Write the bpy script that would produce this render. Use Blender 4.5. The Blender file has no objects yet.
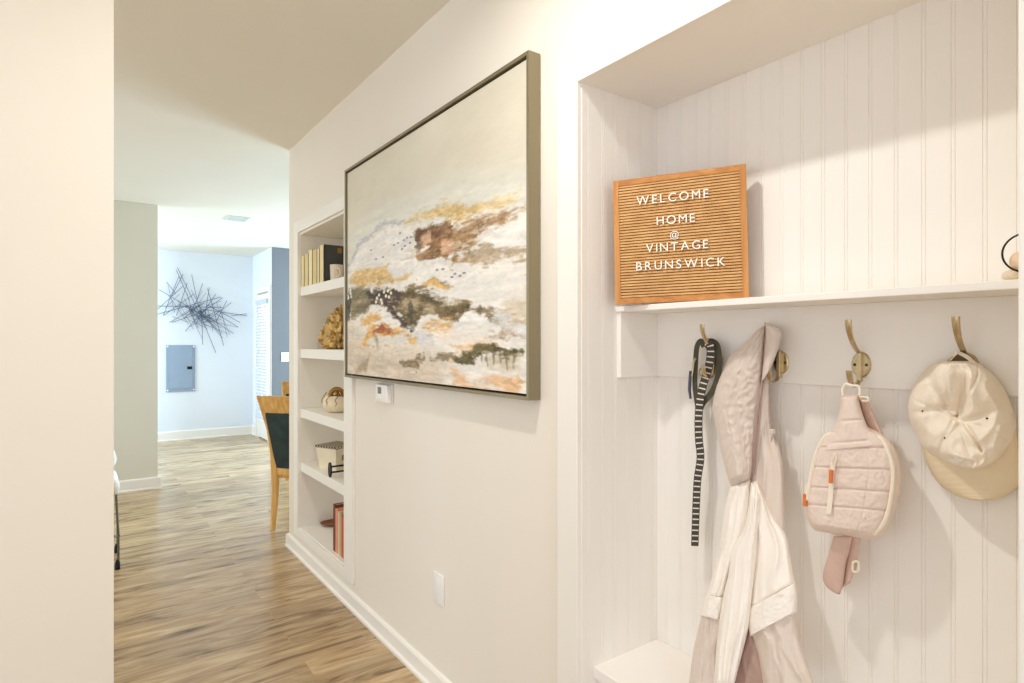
import bpy, bmesh, math, random
import numpy as np
from mathutils import Vector, Matrix, noise

random.seed(7)
np.random.seed(7)
SC = bpy.context.scene
COL = SC.collection

# ------------------------------------------------------------------ camera model (used to survey the place)
FPX, CX, HY, EYE = 594.0, 512.0, 343.0, 1.36
TH = math.atan((512 - 82) / FPX)
CT, ST = math.cos(TH), math.sin(TH)

def at(px, py, X=None, Y=None, Z=None, D=None):
    r = (px - CX) / FPX; z = (HY - py) / FPX
    a = Vector((ST + r * CT, CT - r * ST, z))
    if X is not None: t = X / a.x
    elif Y is not None: t = Y / a.y
    elif Z is not None: t = (Z - EYE) / a.z
    else: t = D
    return Vector((a.x * t, a.y * t, EYE + a.z * t))

EYEP = Vector((0, 0, EYE))
def toward(p, t):
    return p + (EYEP - p).normalized() * t

# ------------------------------------------------------------------ materials
def lin(c):
    c = c / 255.0
    return c / 12.92 if c <= 0.04045 else ((c + 0.055) / 1.055) ** 2.4
def rgb(r, g, b): return (lin(r), lin(g), lin(b), 1.0)

def new_mat(name):
    m = bpy.data.materials.new(name); m.use_nodes = True
    nt = m.node_tree
    return m, nt, nt.nodes['Principled BSDF']

def mat(name, col, rough=0.6, metal=0.0, var=0.04, scale=12.0, bump=0.0, bscale=60.0, sheen=0.0, stretch=(1, 1, 1), spec=0.5):
    m, nt, b = new_mat(name)
    tc = nt.nodes.new('ShaderNodeTexCoord'); mp = nt.nodes.new('ShaderNodeMapping')
    mp.inputs['Scale'].default_value = stretch
    nt.links.new(tc.outputs['Object'], mp.inputs['Vector'])
    n = nt.nodes.new('ShaderNodeTexNoise'); n.inputs['Scale'].default_value = scale; n.inputs['Detail'].default_value = 5
    nt.links.new(mp.outputs['Vector'], n.inputs['Vector'])
    cr = nt.nodes.new('ShaderNodeValToRGB')
    cr.color_ramp.elements[0].position = 0.3; cr.color_ramp.elements[1].position = 0.7
    cr.color_ramp.elements[0].color = tuple(max(0, c * (1 - var)) for c in col[:3]) + (1,)
    cr.color_ramp.elements[1].color = tuple(min(1, c * (1 + var)) for c in col[:3]) + (1,)
    nt.links.new(n.outputs['Fac'], cr.inputs['Fac']); nt.links.new(cr.outputs['Color'], b.inputs['Base Color'])
    b.inputs['Roughness'].default_value = rough; b.inputs['Metallic'].default_value = metal
    b.inputs['Specular IOR Level'].default_value = spec
    if sheen: b.inputs['Sheen Weight'].default_value = sheen
    if bump:
        n2 = nt.nodes.new('ShaderNodeTexNoise'); n2.inputs['Scale'].default_value = bscale; n2.inputs['Detail'].default_value = 3
        nt.links.new(mp.outputs['Vector'], n2.inputs['Vector'])
        bp = nt.nodes.new('ShaderNodeBump'); bp.inputs['Strength'].default_value = bump; bp.inputs['Distance'].default_value = 0.01
        nt.links.new(n2.outputs['Fac'], bp.inputs['Height']); nt.links.new(bp.outputs['Normal'], b.inputs['Normal'])
    return m

def wood(name, c0, c1, axis='X', rough=0.45, scale=6.0):
    st = {'X': (0.6, 9, 9), 'Y': (9, 0.6, 9), 'Z': (9, 9, 0.6)}[axis]
    m, nt, b = new_mat(name)
    tc = nt.nodes.new('ShaderNodeTexCoord'); mp = nt.nodes.new('ShaderNodeMapping'); mp.inputs['Scale'].default_value = st
    nt.links.new(tc.outputs['Object'], mp.inputs['Vector'])
    n = nt.nodes.new('ShaderNodeTexNoise'); n.inputs['Scale'].default_value = scale; n.inputs['Detail'].default_value = 6
    nt.links.new(mp.outputs['Vector'], n.inputs['Vector'])
    cr = nt.nodes.new('ShaderNodeValToRGB'); cr.color_ramp.elements[0].position = 0.3; cr.color_ramp.elements[1].position = 0.72
    cr.color_ramp.elements[0].color = c0; cr.color_ramp.elements[1].color = c1
    nt.links.new(n.outputs['Fac'], cr.inputs['Fac']); nt.links.new(cr.outputs['Color'], b.inputs['Base Color'])
    b.inputs['Roughness'].default_value = rough
    return m

def floor_mat():
    m, nt, b = new_mat('vinyl_plank'); N = nt.nodes; L = nt.links
    tc = N.new('ShaderNodeTexCoord')
    br = N.new('ShaderNodeTexBrick'); br.offset = 0.37; br.offset_frequency = 2
    br.inputs['Scale'].default_value = 1.0; br.inputs['Brick Width'].default_value = 1.22; br.inputs['Row Height'].default_value = 0.152
    br.inputs['Mortar Size'].default_value = 0.0012; br.inputs['Mortar Smooth'].default_value = 0.1; br.inputs['Bias'].default_value = 0.0
    br.inputs['Color1'].default_value = (0, 0, 0, 1); br.inputs['Color2'].default_value = (1, 1, 1, 1); br.inputs['Mortar'].default_value = (0.35, 0.35, 0.35, 1)
    L.new(tc.outputs['Object'], br.inputs['Vector'])
    # per-plank shift of the grain
    sep = N.new('ShaderNodeSeparateXYZ'); L.new(tc.outputs['Object'], sep.inputs['Vector'])
    sc = N.new('ShaderNodeMath'); sc.operation = 'MULTIPLY'; sc.inputs[1].default_value = 7.3; L.new(br.outputs['Color'], sc.inputs[0])
    ax = N.new('ShaderNodeMath'); ax.operation = 'ADD'; L.new(sep.outputs['X'], ax.inputs[0]); L.new(sc.outputs[0], ax.inputs[1])
    cb = N.new('ShaderNodeCombineXYZ'); L.new(ax.outputs[0], cb.inputs['X']); L.new(sep.outputs['Y'], cb.inputs['Y']); L.new(sc.outputs[0], cb.inputs['Z'])
    mp = N.new('ShaderNodeMapping'); mp.inputs['Scale'].default_value = (1.7, 10, 1); L.new(cb.outputs[0], mp.inputs['Vector'])
    n1 = N.new('ShaderNodeTexNoise'); n1.inputs['Scale'].default_value = 1.5; n1.inputs['Detail'].default_value = 7; n1.inputs['Roughness'].default_value = 0.62; n1.inputs['Distortion'].default_value = 1.1
    L.new(mp.outputs[0], n1.inputs['Vector'])
    mp2 = N.new('ShaderNodeMapping'); mp2.inputs['Scale'].default_value = (3, 80, 1); L.new(cb.outputs[0], mp2.inputs['Vector'])
    n2 = N.new('ShaderNodeTexNoise'); n2.inputs['Scale'].default_value = 2.0; n2.inputs['Detail'].default_value = 4; L.new(mp2.outputs[0], n2.inputs['Vector'])
    cr = N.new('ShaderNodeValToRGB'); e = cr.color_ramp.elements
    e[0].position = 0.33; e[0].color = rgb(130, 106, 78); e[1].position = 0.72; e[1].color = rgb(222, 202, 168)
    x = e.new(0.40); x.color = rgb(168, 140, 104)
    x = e.new(0.52); x.color = rgb(197, 170, 131)
    L.new(n1.outputs['Fac'], cr.inputs['Fac'])
    mx = N.new('ShaderNodeMix'); mx.data_type = 'RGBA'; mx.blend_type = 'MULTIPLY'; mx.inputs['Factor'].default_value = 0.4
    cr2 = N.new('ShaderNodeValToRGB'); cr2.color_ramp.elements[0].position = 0.3; cr2.color_ramp.elements[0].color = (0.55, 0.53, 0.5, 1); cr2.color_ramp.elements[1].position = 0.62; cr2.color_ramp.elements[1].color = (1, 1, 1, 1)
    L.new(n2.outputs['Fac'], cr2.inputs['Fac']); L.new(cr.outputs[0], mx.inputs['A']); L.new(cr2.outputs[0], mx.inputs['B'])
    mx2 = N.new('ShaderNodeMix'); mx2.data_type = 'RGBA'; mx2.blend_type = 'MULTIPLY'; mx2.inputs['Factor'].default_value = 1.0
    cr3 = N.new('ShaderNodeValToRGB'); cr3.color_ramp.elements[0].color = (0.78, 0.75, 0.72, 1); cr3.color_ramp.elements[1].color = (1.08, 1.06, 1.02, 1)
    L.new(br.outputs['Color'], cr3.inputs['Fac']); L.new(mx.outputs['Result'], mx2.inputs['A']); L.new(cr3.outputs[0], mx2.inputs['B'])
    mp3 = N.new('ShaderNodeMapping'); mp3.inputs['Scale'].default_value = (1.5, 7, 1); mp3.inputs['Location'].default_value = (3, 5, 2); L.new(cb.outputs[0], mp3.inputs['Vector'])
    n3 = N.new('ShaderNodeTexNoise'); n3.inputs['Scale'].default_value = 1.7; n3.inputs['Detail'].default_value = 5; n3.inputs['Distortion'].default_value = 0.8; L.new(mp3.outputs[0], n3.inputs['Vector'])
    cr4 = N.new('ShaderNodeValToRGB'); cr4.color_ramp.elements[0].position = 0.60; cr4.color_ramp.elements[0].color = (1, 1, 1, 1); cr4.color_ramp.elements[1].position = 0.72; cr4.color_ramp.elements[1].color = (0.5, 0.44, 0.38, 1)
    L.new(n3.outputs['Fac'], cr4.inputs['Fac'])
    mx3 = N.new('ShaderNodeMix'); mx3.data_type = 'RGBA'; mx3.blend_type = 'MULTIPLY'; mx3.inputs['Factor'].default_value = 1.0
    L.new(mx2.outputs['Result'], mx3.inputs['A']); L.new(cr4.outputs[0], mx3.inputs['B']); L.new(mx3.outputs['Result'], b.inputs['Base Color'])
    b.inputs['Roughness'].default_value = 0.27
    bp = N.new('ShaderNodeBump'); bp.inputs['Strength'].default_value = 0.12; bp.inputs['Distance'].default_value = 0.002
    L.new(n2.outputs['Fac'], bp.inputs['Height']); L.new(bp.outputs[0], b.inputs['Normal'])
    return m

M = {}
M['wall'] = mat('cream_wall_paint', rgb(236, 229, 216), 0.75, var=0.01, scale=3, bump=0.04, bscale=300)
M['ceiling'] = mat('ceiling_paint', rgb(234, 229, 217), 0.9, var=0.01, scale=3)
M['trim'] = mat('white_trim_paint', rgb(243, 239, 231), 0.4, var=0.01, scale=4)
M['alcove'] = mat('white_beadboard_paint', rgb(244, 240, 234), 0.5, var=0.01, scale=4)
M['greige'] = mat('foyer_wall_paint', rgb(222, 220, 206), 0.8, var=0.01, scale=3)
M['nook'] = mat('pale_nook_paint', rgb(230, 236, 244), 0.8, var=0.01, scale=3)
M['blue'] = mat('slate_blue_paint', rgb(114, 116, 122), 0.8, var=0.02, scale=3)
M['floor'] = floor_mat()
M['bronze'] = mat('champagne_metal', rgb(150, 139, 114), 0.4, 0.7, var=0.08, scale=5, stretch=(1, 1, 0.2))
M['nickel'] = mat('antique_nickel', rgb(198, 180, 144), 0.25, 0.85, var=0.08, scale=30)
M['steel_dark'] = mat('dark_screw', rgb(90, 85, 60), 0.4, 0.8)
M['black_gap'] = mat('dark_shadow_gap_felt', rgb(42, 38, 30), 0.9)
M['plastic'] = mat('white_plastic', rgb(242, 240, 236), 0.4, var=0.005)
M['grey_lcd'] = mat('grey_lcd', rgb(120, 122, 112), 0.3)
M['oak'] = wood('honey_oak', rgb(184, 120, 58), rgb(216, 156, 88), 'Z', 0.5)
M['oak_h'] = wood('honey_oak_across', rgb(176, 112, 52), rgb(212, 150, 82), 'Y', 0.5)
M['slat'] = wood('oak_slats', rgb(204, 152, 92), rgb(226, 180, 118), 'Y', 0.6)
M['groove'] = mat('dark_groove', rgb(140, 98, 52), 0.8, var=0.2, scale=40)
M['letter'] = mat('white_letter_plastic', rgb(250, 248, 240), 0.4, var=0.005)
M['chairwood'] = wood('light_maple', rgb(200, 150, 78), rgb(230, 184, 112), 'Z', 0.4)
M['green'] = mat('dark_green_upholstery', rgb(36, 52, 50), 0.75, var=0.35, scale=14)
M['panelgrey'] = mat('panel_grey_paint', rgb(150, 168, 190), 0.5, var=0.02)
M['black'] = mat('black_iron', rgb(30, 32, 32), 0.45, 0.5)
M['rod'] = mat('slate_rods', rgb(86, 102, 132), 0.6, 0.2, var=0.2)
M['gold'] = mat('gold_leaf_rock', rgb(190, 154, 90), 0.45, 0.35, var=0.5, scale=28, bump=0.5, bscale=45)
M['creamcer'] = mat('cream_ceramic', rgb(232, 216, 188), 0.3, var=0.1, scale=14)
M['goldleaf'] = mat('gold_petal', rgb(156, 116, 58), 0.3, 0.8, var=0.2)
M['boxcream'] = mat('cream_bone_inlay', rgb(232, 220, 194), 0.5, var=0.04)
M['mauve'] = mat('mauve_nylon', rgb(218, 204, 192), 0.5, var=0.02, scale=20, bump=0.12, bscale=55, sheen=0.1)
M['creamny'] = mat('cream_nylon', rgb(246, 239, 230), 0.5, var=0.015, scale=20, bump=0.12, bscale=50, sheen=0.1)
M['mauvedark'] = mat('mauve_lining', rgb(176, 146, 134), 0.7, var=0.05)
M['bag'] = mat('blush_quilted_nylon', rgb(234, 217, 206), 0.55, var=0.02, scale=18, bump=0.12, bscale=120)
M['webbing'] = mat('blush_webbing', rgb(210, 180, 166), 0.6, var=0.04, scale=60)
M['creamzip'] = mat('cream_zip_tape', rgb(244, 234, 216), 0.5, var=0.02)
M['orange'] = mat('orange_zip_pull', rgb(224, 122, 60), 0.45, var=0.03)
M['cap'] = mat('cream_cotton_twill', rgb(240, 229, 212), 0.8, var=0.03, scale=25, bump=0.18, bscale=160, sheen=0.15)
M['brim'] = mat('tan_cotton_brim', rgb(228, 211, 180), 0.8, var=0.03, scale=25)
M['inside'] = mat('cap_lining', rgb(120, 100, 72), 0.9, var=.1)
M['white'] = mat('white_embroidery', rgb(246, 242, 232), 0.6, var=0.01)
M['olive'] = mat('olive_webbing', rgb(74, 72, 56), 0.7, var=0.12, scale=60)
M['fob'] = mat('blue_grey_tag', rgb(74, 78, 98), 0.5, var=0.3, scale=200)
M['boucle'] = mat('white_boucle', rgb(238, 236, 230), 0.95, var=0.03, bump=0.5, bscale=120)
M['chrome'] = mat('brushed_steel', rgb(120, 124, 120), 0.25, 0.9)
M['peach'] = mat('peach_ceramic', rgb(238, 208, 176), 0.5, var=0.03)
M['mug'] = mat('cream_stoneware', rgb(226, 210, 188), 0.5, var=0.04)
M['vent'] = mat('vent_grey', rgb(214, 220, 216), 0.6)
M['slatshade'] = mat('shaded_blind_slat', rgb(206, 214, 226), 0.5, var=0.005)  # grey-blue slat shading put into the colour so the lines show

def emit_mat(name, col, s):
    m, nt, b = new_mat(name)
    b.inputs['Emission Color'].default_value = col; b.inputs['Emission Strength'].default_value = s
    b.inputs['Base Color'].default_value = (0.5, 0.5, 0.5, 1)
    return m
M['daylight'] = emit_mat('daylight_behind_glass', (0.80, 0.90, 1.0, 1), 1.0)

def stripe_mat():
    m, nt, b = new_mat('ladder_stripe_webbing'); N = nt.nodes; L = nt.links
    tc = N.new('ShaderNodeTexCoord')
    sp = N.new('ShaderNodeSeparateXYZ'); L.new(tc.outputs['UV'], sp.inputs[0])
    mu = N.new('ShaderNodeMath'); mu.operation = 'MULTIPLY'; mu.inputs[1].default_value = 38; L.new(sp.outputs['Y'], mu.inputs[0])
    fr = N.new('ShaderNodeMath'); fr.operation = 'FRACT'; L.new(mu.outputs[0], fr.inputs[0])
    lt = N.new('ShaderNodeMath'); lt.operation = 'LESS_THAN'; lt.inputs[1].default_value = 0.24; L.new(fr.outputs[0], lt.inputs[0])
    d = N.new('ShaderNodeMath'); d.operation = 'SUBTRACT'; d.inputs[1].default_value = 0.5; L.new(sp.outputs['X'], d.inputs[0])
    ab = N.new('ShaderNodeMath'); ab.operation = 'ABSOLUTE'; L.new(d.outputs[0], ab.inputs[0])
    ed = N.new('ShaderNodeMath'); ed.operation = 'LESS_THAN'; ed.inputs[1].default_value = 0.42; L.new(ab.outputs[0], ed.inputs[0])
    al = N.new('ShaderNodeMath'); al.operation = 'MULTIPLY'; L.new(lt.outputs[0], al.inputs[0]); L.new(ed.outputs[0], al.inputs[1])
    mx = N.new('ShaderNodeMix'); mx.data_type = 'RGBA'; L.new(al.outputs[0], mx.inputs['Factor'])
    mx.inputs['A'].default_value = rgb(66, 60, 54); mx.inputs['B'].default_value = rgb(226, 220, 206)
    L.new(mx.outputs['Result'], b.inputs['Base Color']); b.inputs['Roughness'].default_value = 0.7
    return m
M['stripe'] = stripe_mat()

def check_mat():
    m, nt, b = new_mat('black_and_cream_trellis'); N = nt.nodes; L = nt.links
    tc = N.new('ShaderNodeTexCoord'); mp = N.new('ShaderNodeMapping'); mp.inputs['Rotation'].default_value = (0, 0, math.radians(45)); mp.inputs['Scale'].default_value = (62, 62, 62)
    L.new(tc.outputs['Object'], mp.inputs[0])
    ck = N.new('ShaderNodeTexChecker'); ck.inputs['Scale'].default_value = 1.0; ck.inputs['Color1'].default_value = rgb(34, 30, 24); ck.inputs['Color2'].default_value = rgb(206, 190, 160)
    L.new(mp.outputs[0], ck.inputs['Vector']); L.new(ck.outputs['Color'], b.inputs['Base Color']); b.inputs['Roughness'].default_value = 0.5
    return m
M['check'] = check_mat()

# ------------------------------------------------------------------ mesh builder
class MB:
    def __init__(s): s.v = []; s.f = []; s.uv = None
    def add(s, vs, fs):
        o = len(s.v); s.v += [Vector(p) for p in vs]; s.f += [tuple(i + o for i in f) for f in fs]; return s
    def box(s, x0, x1, y0, y1, z0, z1, bev=0.0):
        x0, x1 = min(x0, x1), max(x0, x1); y0, y1 = min(y0, y1), max(y0, y1); z0, z1 = min(z0, z1), max(z0, z1)
        if bev:
            bm = bmesh.new(); bmesh.ops.create_cube(bm, size=1)
            for q in bm.verts:
                q.co = Vector(((x0 + x1) / 2 + q.co.x * (x1 - x0), (y0 + y1) / 2 + q.co.y * (y1 - y0), (z0 + z1) / 2 + q.co.z * (z1 - z0)))
            bmesh.ops.bevel(bm, geom=bm.edges[:], offset=min(bev, (x1 - x0) * .45, (y1 - y0) * .45, (z1 - z0) * .45), segments=3, affect='EDGES', profile=0.5)
            bm.verts.index_update()
            s.add([q.co.copy() for q in bm.verts], [[q.index for q in f.verts] for f in bm.faces]); bm.free(); return s
        return s.add([(x0, y0, z0), (x1, y0, z0), (x1, y1, z0), (x0, y1, z0), (x0, y0, z1), (x1, y0, z1), (x1, y1, z1), (x0, y1, z1)],
                     [(0, 3, 2, 1), (4, 5, 6, 7), (0, 1, 5, 4), (1, 2, 6, 5), (2, 3, 7, 6), (3, 0, 4, 7)])
    def tube(s, pts, rad, n=10, flat=None, side=None):
        """sweep an ellipse (rad, rad*flat) along pts; rad may be a list"""
        pts = [Vector(p) for p in pts]; k = len(pts)
        rs = rad if isinstance(rad, (list, tuple)) else [rad] * k
        vs = []; up0 = Vector(side) if side else None; pu = None
        for i, p in enumerate(pts):
            t = (pts[min(i + 1, k - 1)] - pts[max(i - 1, 0)]).normalized()
            if up0 is not None: a = up0 - t * up0.dot(t)
            elif pu is not None: a = pu - t * pu.dot(t)
            else: a = t.orthogonal()
            if a.length < 1e-6: a = t.orthogonal()
            a.normalize(); pu = a; b = t.cross(a)
            for j in range(n):
                th = 2 * math.pi * j / n
                vs.append(p + a * (rs[i] * math.cos(th)) + b * (rs[i] * (flat or 1) * math.sin(th)))
        fs = [(i * n + j, i * n + (j + 1) % n, (i + 1) * n + (j + 1) % n, (i + 1) * n + j) for i in range(k - 1) for j in range(n)]
        fs += [tuple(range(n - 1, -1, -1)), tuple((k - 1) * n + j for j in range(n))]
        return s.add(vs, fs)
    def ring(s, c, ax, R, r, n=32, m=8, a0=0, a1=2 * math.pi):
        ax = Vector(ax).normalized(); u = ax.orthogonal().normalized(); w = ax.cross(u)
        full = abs(a1 - a0 - 2 * math.pi) < 1e-6
        pts = [Vector(c) + u * (R * math.cos(a0 + (a1 - a0) * i / n)) + w * (R * math.sin(a0 + (a1 - a0) * i / n)) for i in range(n + (0 if full else 1))]
        if not full: return s.tube(pts, r, m)
        vs = []
        for i, p in enumerate(pts):
            o = (p - Vector(c)).normalized()
            for j in range(m):
                th = 2 * math.pi * j / m; vs.append(p + o * (r * math.cos(th)) + ax * (r * math.sin(th)))
        return s.add(vs, [(i * m + j, ((i + 1) % n) * m + j, ((i + 1) % n) * m + (j + 1) % m, i * m + (j + 1) % m) for i in range(n) for j in range(m)])
    def lathe(s, c, prof, n=24, sx=1, sy=1):
        c = Vector(c); vs = []; k = len(prof)
        for r, z in prof:
            for j in range(n):
                th = 2 * math.pi * j / n; vs.append(c + Vector((r * sx * math.cos(th), r * sy * math.sin(th), z)))
        fs = [(i * n + j, i * n + (j + 1) % n, (i + 1) * n + (j + 1) % n, (i + 1) * n + j) for i in range(k - 1) for j in range(n)]
        fs += [tuple(range(n - 1, -1, -1)), tuple((k - 1) * n + j for j in range(n))]
        return s.add(vs, fs)
    def ball(s, c, r, seg=24, rings=16, fn=None):
        bm = bmesh.new(); bmesh.ops.create_uvsphere(bm, u_segments=seg, v_segments=rings, radius=1)
        rr = Vector(r) if not isinstance(r, (int, float)) else Vector((r, r, r))
        bm.verts.index_update()
        vs = []
        for q in bm.verts:
            k = fn(q.co) if fn else 1.0
            vs.append(Vector(c) + Vector((q.co.x * rr.x, q.co.y * rr.y, q.co.z * rr.z)) * k)
        s.add(vs, [[q.index for q in f.verts] for f in bm.faces]); bm.free(); return s
    def prism(s, poly, d):
        """poly: 3-D points of a flat outline, d: thickness vector"""
        n = len(poly); d = Vector(d); poly = [Vector(p) for p in poly]
        return s.add(poly + [p + d for p in poly], [tuple(range(n)), tuple(range(2 * n - 1, n - 1, -1))] + [(i, i + n, (i + 1) % n + n, (i + 1) % n) for i in range(n)])
    def grid(s, front, back):
        """closed sheet from two equal grids of points front[i][j], back[i][j]"""
        R, C = len(front), len(front[0]); o = R * C
        vs = [p for row in front for p in row] + [p for row in back for p in row]
        fs = []
        for i in range(R - 1):
            for j in range(C - 1):
                a, b, c, d = i * C + j, i * C + j + 1, (i + 1) * C + j + 1, (i + 1) * C + j
                fs.append((a, d, c, b)); fs.append((a + o, b + o, c + o, d + o))
        edge = [(0, j) for j in range(C)] + [(i, C - 1) for i in range(1, R)] + [(R - 1, j) for j in range(C - 2, -1, -1)] + [(i, 0) for i in range(R - 2, 0, -1)]
        ids = [i * C + j for i, j in edge]
        for k in range(len(ids)):
            a, b = ids[k], ids[(k + 1) % len(ids)]; fs.append((a, b, b + o, a + o))
        return s.add(vs, fs)
    def mesh(s, name, off=None):
        me = bpy.data.meshes.new(name)
        vs = [p - off for p in s.v] if off is not None else s.v
        me.from_pydata([tuple(p) for p in vs], [], s.f)
        bm = bmesh.new(); bm.from_mesh(me); bmesh.ops.recalc_face_normals(bm, faces=bm.faces); bm.to_mesh(me); bm.free()
        return me

def root_loc(o):
    v = Vector((0, 0, 0))
    while o is not None: v += o.location; o = o.parent
    return v

def obj(name, mb, m, parent=None, local=False, smooth=False, ang=40):
    off = None if (parent is None or local) else root_loc(parent)
    me = mb.mesh(name, off)
    for k in (m if isinstance(m, (list, tuple)) else [m]): me.materials.append(k)
    if smooth:
        me.polygons.foreach_set('use_smooth', [True] * len(me.polygons))
        me.set_sharp_from_angle(angle=math.radians(ang))
    o = bpy.data.objects.new(name, me); COL.objects.link(o)
    if parent is not None: o.parent = parent
    return o

def tag(o, label, cat, group=None, kind=None):
    o['label'] = label; o['category'] = cat
    if group: o['group'] = group
    if kind: o['kind'] = kind
    return o
def thing(name, label, cat, loc=(0, 0, 0), rz=0, group=None):
    o = bpy.data.objects.new(name, None); COL.objects.link(o); o.location = loc; o.rotation_euler = (0, 0, rz)
    o.empty_display_size = 0.05
    return tag(o, label, cat, group)
def struct(name, mb, m, label=None, cat=None, smooth=False):
    o = obj(name, mb, m, smooth=smooth); o['kind'] = 'structure'
    o['label'] = label; o['category'] = cat
    return o
def dup(root, loc, rz, label):
    r = root.copy(); COL.objects.link(r); r.location = loc; r.rotation_euler = (0, 0, rz); r['label'] = label
    for ch in list(root.children):
        c = ch.copy(); COL.objects.link(c); c.parent = r
        for g in ch.children:
            d = g.copy(); COL.objects.link(d); d.parent = c
    return r

# ------------------------------------------------------------------ the setting
W = 1.125            # hall wall face
PB = 1.47            # rear of the thick hall wall
CEIL = 2.652
YE = 4.10            # free end of the hall wall
AY0, AY1, AZ, AX = 0.270, 1.225, 2.085, 1.44     # alcove
NY0, NY1, NZ0, NZ1 = 3.03, 3.85, 0.185, 2.06    # book niche

struct('floor', MB().box(-3.2, 5.2, -2.6, 10.0, -0.1, 0), M['floor'], 'wood look plank floor with brown grain running across the hall', 'floor')
struct('ceiling', MB().box(-3.2, 5.2, -2.6, 10.0, CEIL, CEIL + .1), M['ceiling'], 'smooth painted ceiling over hall and far rooms', 'ceiling')
w = MB()
w.box(W, PB, NY1, YE, 0, CEIL, 0)
w.box(W, PB, NY0, NY1, 0, NZ0).box(W, PB, NY0, NY1, NZ1, CEIL).box(PB - .02, PB, NY0, NY1, NZ0, NZ1)
w.box(W, PB, AY1, NY0, 0, CEIL)
w.box(W, PB + .03, AY0, AY1, AZ, CEIL)
w.box(W, PB + .03, -2.6, AY0, 0, CEIL)
struct('wall_right', w, M['wall'], 'long cream hall wall that carries the painting', 'wall')
struct('wall_left', MB().box(-3.2, 0.072, 2.0, 2.12, 0, CEIL), M['wall'], 'plain cream wall end close by at the left of the photo', 'wall')
struct('wall_foyer', MB().box(-3.2, 0.574, 6.45, 6.58, 0, CEIL), M['greige'], 'greige wall beyond the hall, left of the nook', 'wall')
struct('wall_far', MB().box(-1.4, 2.2, 9.48, 9.6, 0, CEIL), M['nook'], 'pale far wall behind the rod wall art and panel box', 'wall')
wn = MB()
DY0, DY1, DZ1 = 8.47, 9.21, 2.07
wn.box(2.07, 2.2, 8.38, DY0, 0, CEIL).box(2.07, 2.2, DY1, 9.48, 0, CEIL).box(2.07, 2.2, DY0, DY1, DZ1, CEIL)
struct('wall_nook', wn, M['nook'], 'pale side wall of the nook around the glass door', 'wall')
struct('wall_dining', MB().box(2.07, 5.2, 8.365, 8.38, 0, CEIL), M['blue'], 'slate blue dining room wall with the switch plate', 'wall')
struct('wall_nook_left', MB().box(-1.52, -1.4, 6.58, 9.6, 0, CEIL), M['nook'], 'pale left wall of the nook hidden behind the foyer wall', 'wall')
wd = MB().box(4.75, 4.87, 4.0, 5.2, 0, CEIL).box(4.75, 4.87, 7.6, 8.38, 0, CEIL).box(4.75, 4.87, 5.2, 7.6, 0, .6).box(4.75, 4.87, 5.2, 7.6, 2.3, CEIL)
struct('wall_dining_outer', wd, M['blue'], 'outer dining room wall with the big window opening', 'wall')
struct('wall_dining_near', MB().box(PB, 4.87, 4.0, 4.10, 0, CEIL), M['blue'], 'near dining room wall behind the bookcase', 'wall')

def bead_panel(p0, p1, z0, z1, out, pitch=0.0525, thick=0.014):
    """vertical tongue-and-groove sheet from p0 to p1 (XY), moulded face towards out"""
    p0, p1, out = Vector(p0), Vector(p1), Vector(out); L = (p1 - p0).length; d = (p1 - p0) / L
    prof = [(0, 0)]; k = pitch * .5
    while k < L - .012:
        for a, b in ((-.0045, 0), (-.0036, -.0016), (-.0027, 0), (.0, .0004), (.0027, 0), (.0036, -.0016), (.0045, 0)):
            prof.append((k + a, b))
        k += pitch
    prof.append((L, 0))
    vs = []
    for a, b in prof: vs.append(p0 + d * a + out * (thick + b))
    vs += [p1, p0]
    n = len(vs); mb = MB()
    return mb.add([(q.x, q.y, z0) for q in vs] + [(q.x, q.y, z1) for q in vs], [(i, (i + 1) % n, n + (i + 1) % n, n + i) for i in range(n)] + [tuple(range(n - 1, -1, -1)), tuple(range(n, 2 * n))])
struct('wall_alcove_back', bead_panel((AX + .014, AY0, 0), (AX + .014, AY1, 0), 0, AZ, (-1, 0, 0)), M['alcove'], 'white beadboard back of the coat alcove', 'wall')
struct('wall_alcove_side', bead_panel((W, AY1 + .012, 0), (AX, AY1 + .012, 0), 0, AZ, (0, -1, 0), pitch=.0305 * 2 * .86), M['alcove'], 'white beadboard far side of the coat alcove', 'wall')
struct('ceiling_alcove', MB().box(W + .001, AX + .02, AY0, AY1, AZ - .002, AZ + .012), M['alcove'], 'flat top of the coat alcove', 'ceiling')

# casing round the alcove, baseboards
struct('trim_1', MB().box(W - .016, W + .004, AY1, AY1 + .086, 0, AZ + .088, .003), M['trim'], 'flat white casing on the far side of the coat alcove', 'trim')
struct('trim_2', MB().box(W - .016, W + .004, AY0 - .088, AY1, AZ - .0025, AZ + .088, .002), M['trim'], 'flat white casing over the coat alcove', 'trim')
struct('trim_3', MB().box(W - .016, W + .004, AY0 - .088, AY0, 0, AZ, .003), M['trim'], 'white casing at the right edge of the photo', 'trim')
def base_run(name, a, b, nrm, h, label):
    a, b, nrm = Vector(a), Vector(b), Vector(nrm)
    prof = [(0, 0), (.022, 0), (.022, .012), (.013, .02), (.013, h - .014), (.009, h - .004), (.003, h), (0, h)]
    n = len(prof); vs = []
    for p in (a, b):
        for o, z in prof: vs.append(p + nrm * o + Vector((0, 0, z)))
    struct(name, MB().add(vs, [(i, (i + 1) % n, n + (i + 1) % n, n + i) for i in range(n)] + [tuple(range(n - 1, -1, -1)), tuple(range(n, 2 * n))]), M['trim'], label, 'baseboard')
base_run('baseboard_right', (W, AY1 + .086, 0), (W, YE + .02, 0), (-1, 0, 0), .085, 'white baseboard under the painting and bookcase')
base_run('baseboard_end', (W - .02, YE, 0), (PB, YE, 0), (0, 1, 0), .085, 'white baseboard on the free end of the hall wall')
base_run('baseboard_foyer', (-3.2, 6.45, 0), (.596, 6.45, 0), (0, -1, 0), .11, 'white baseboard of the greige foyer wall')
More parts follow.
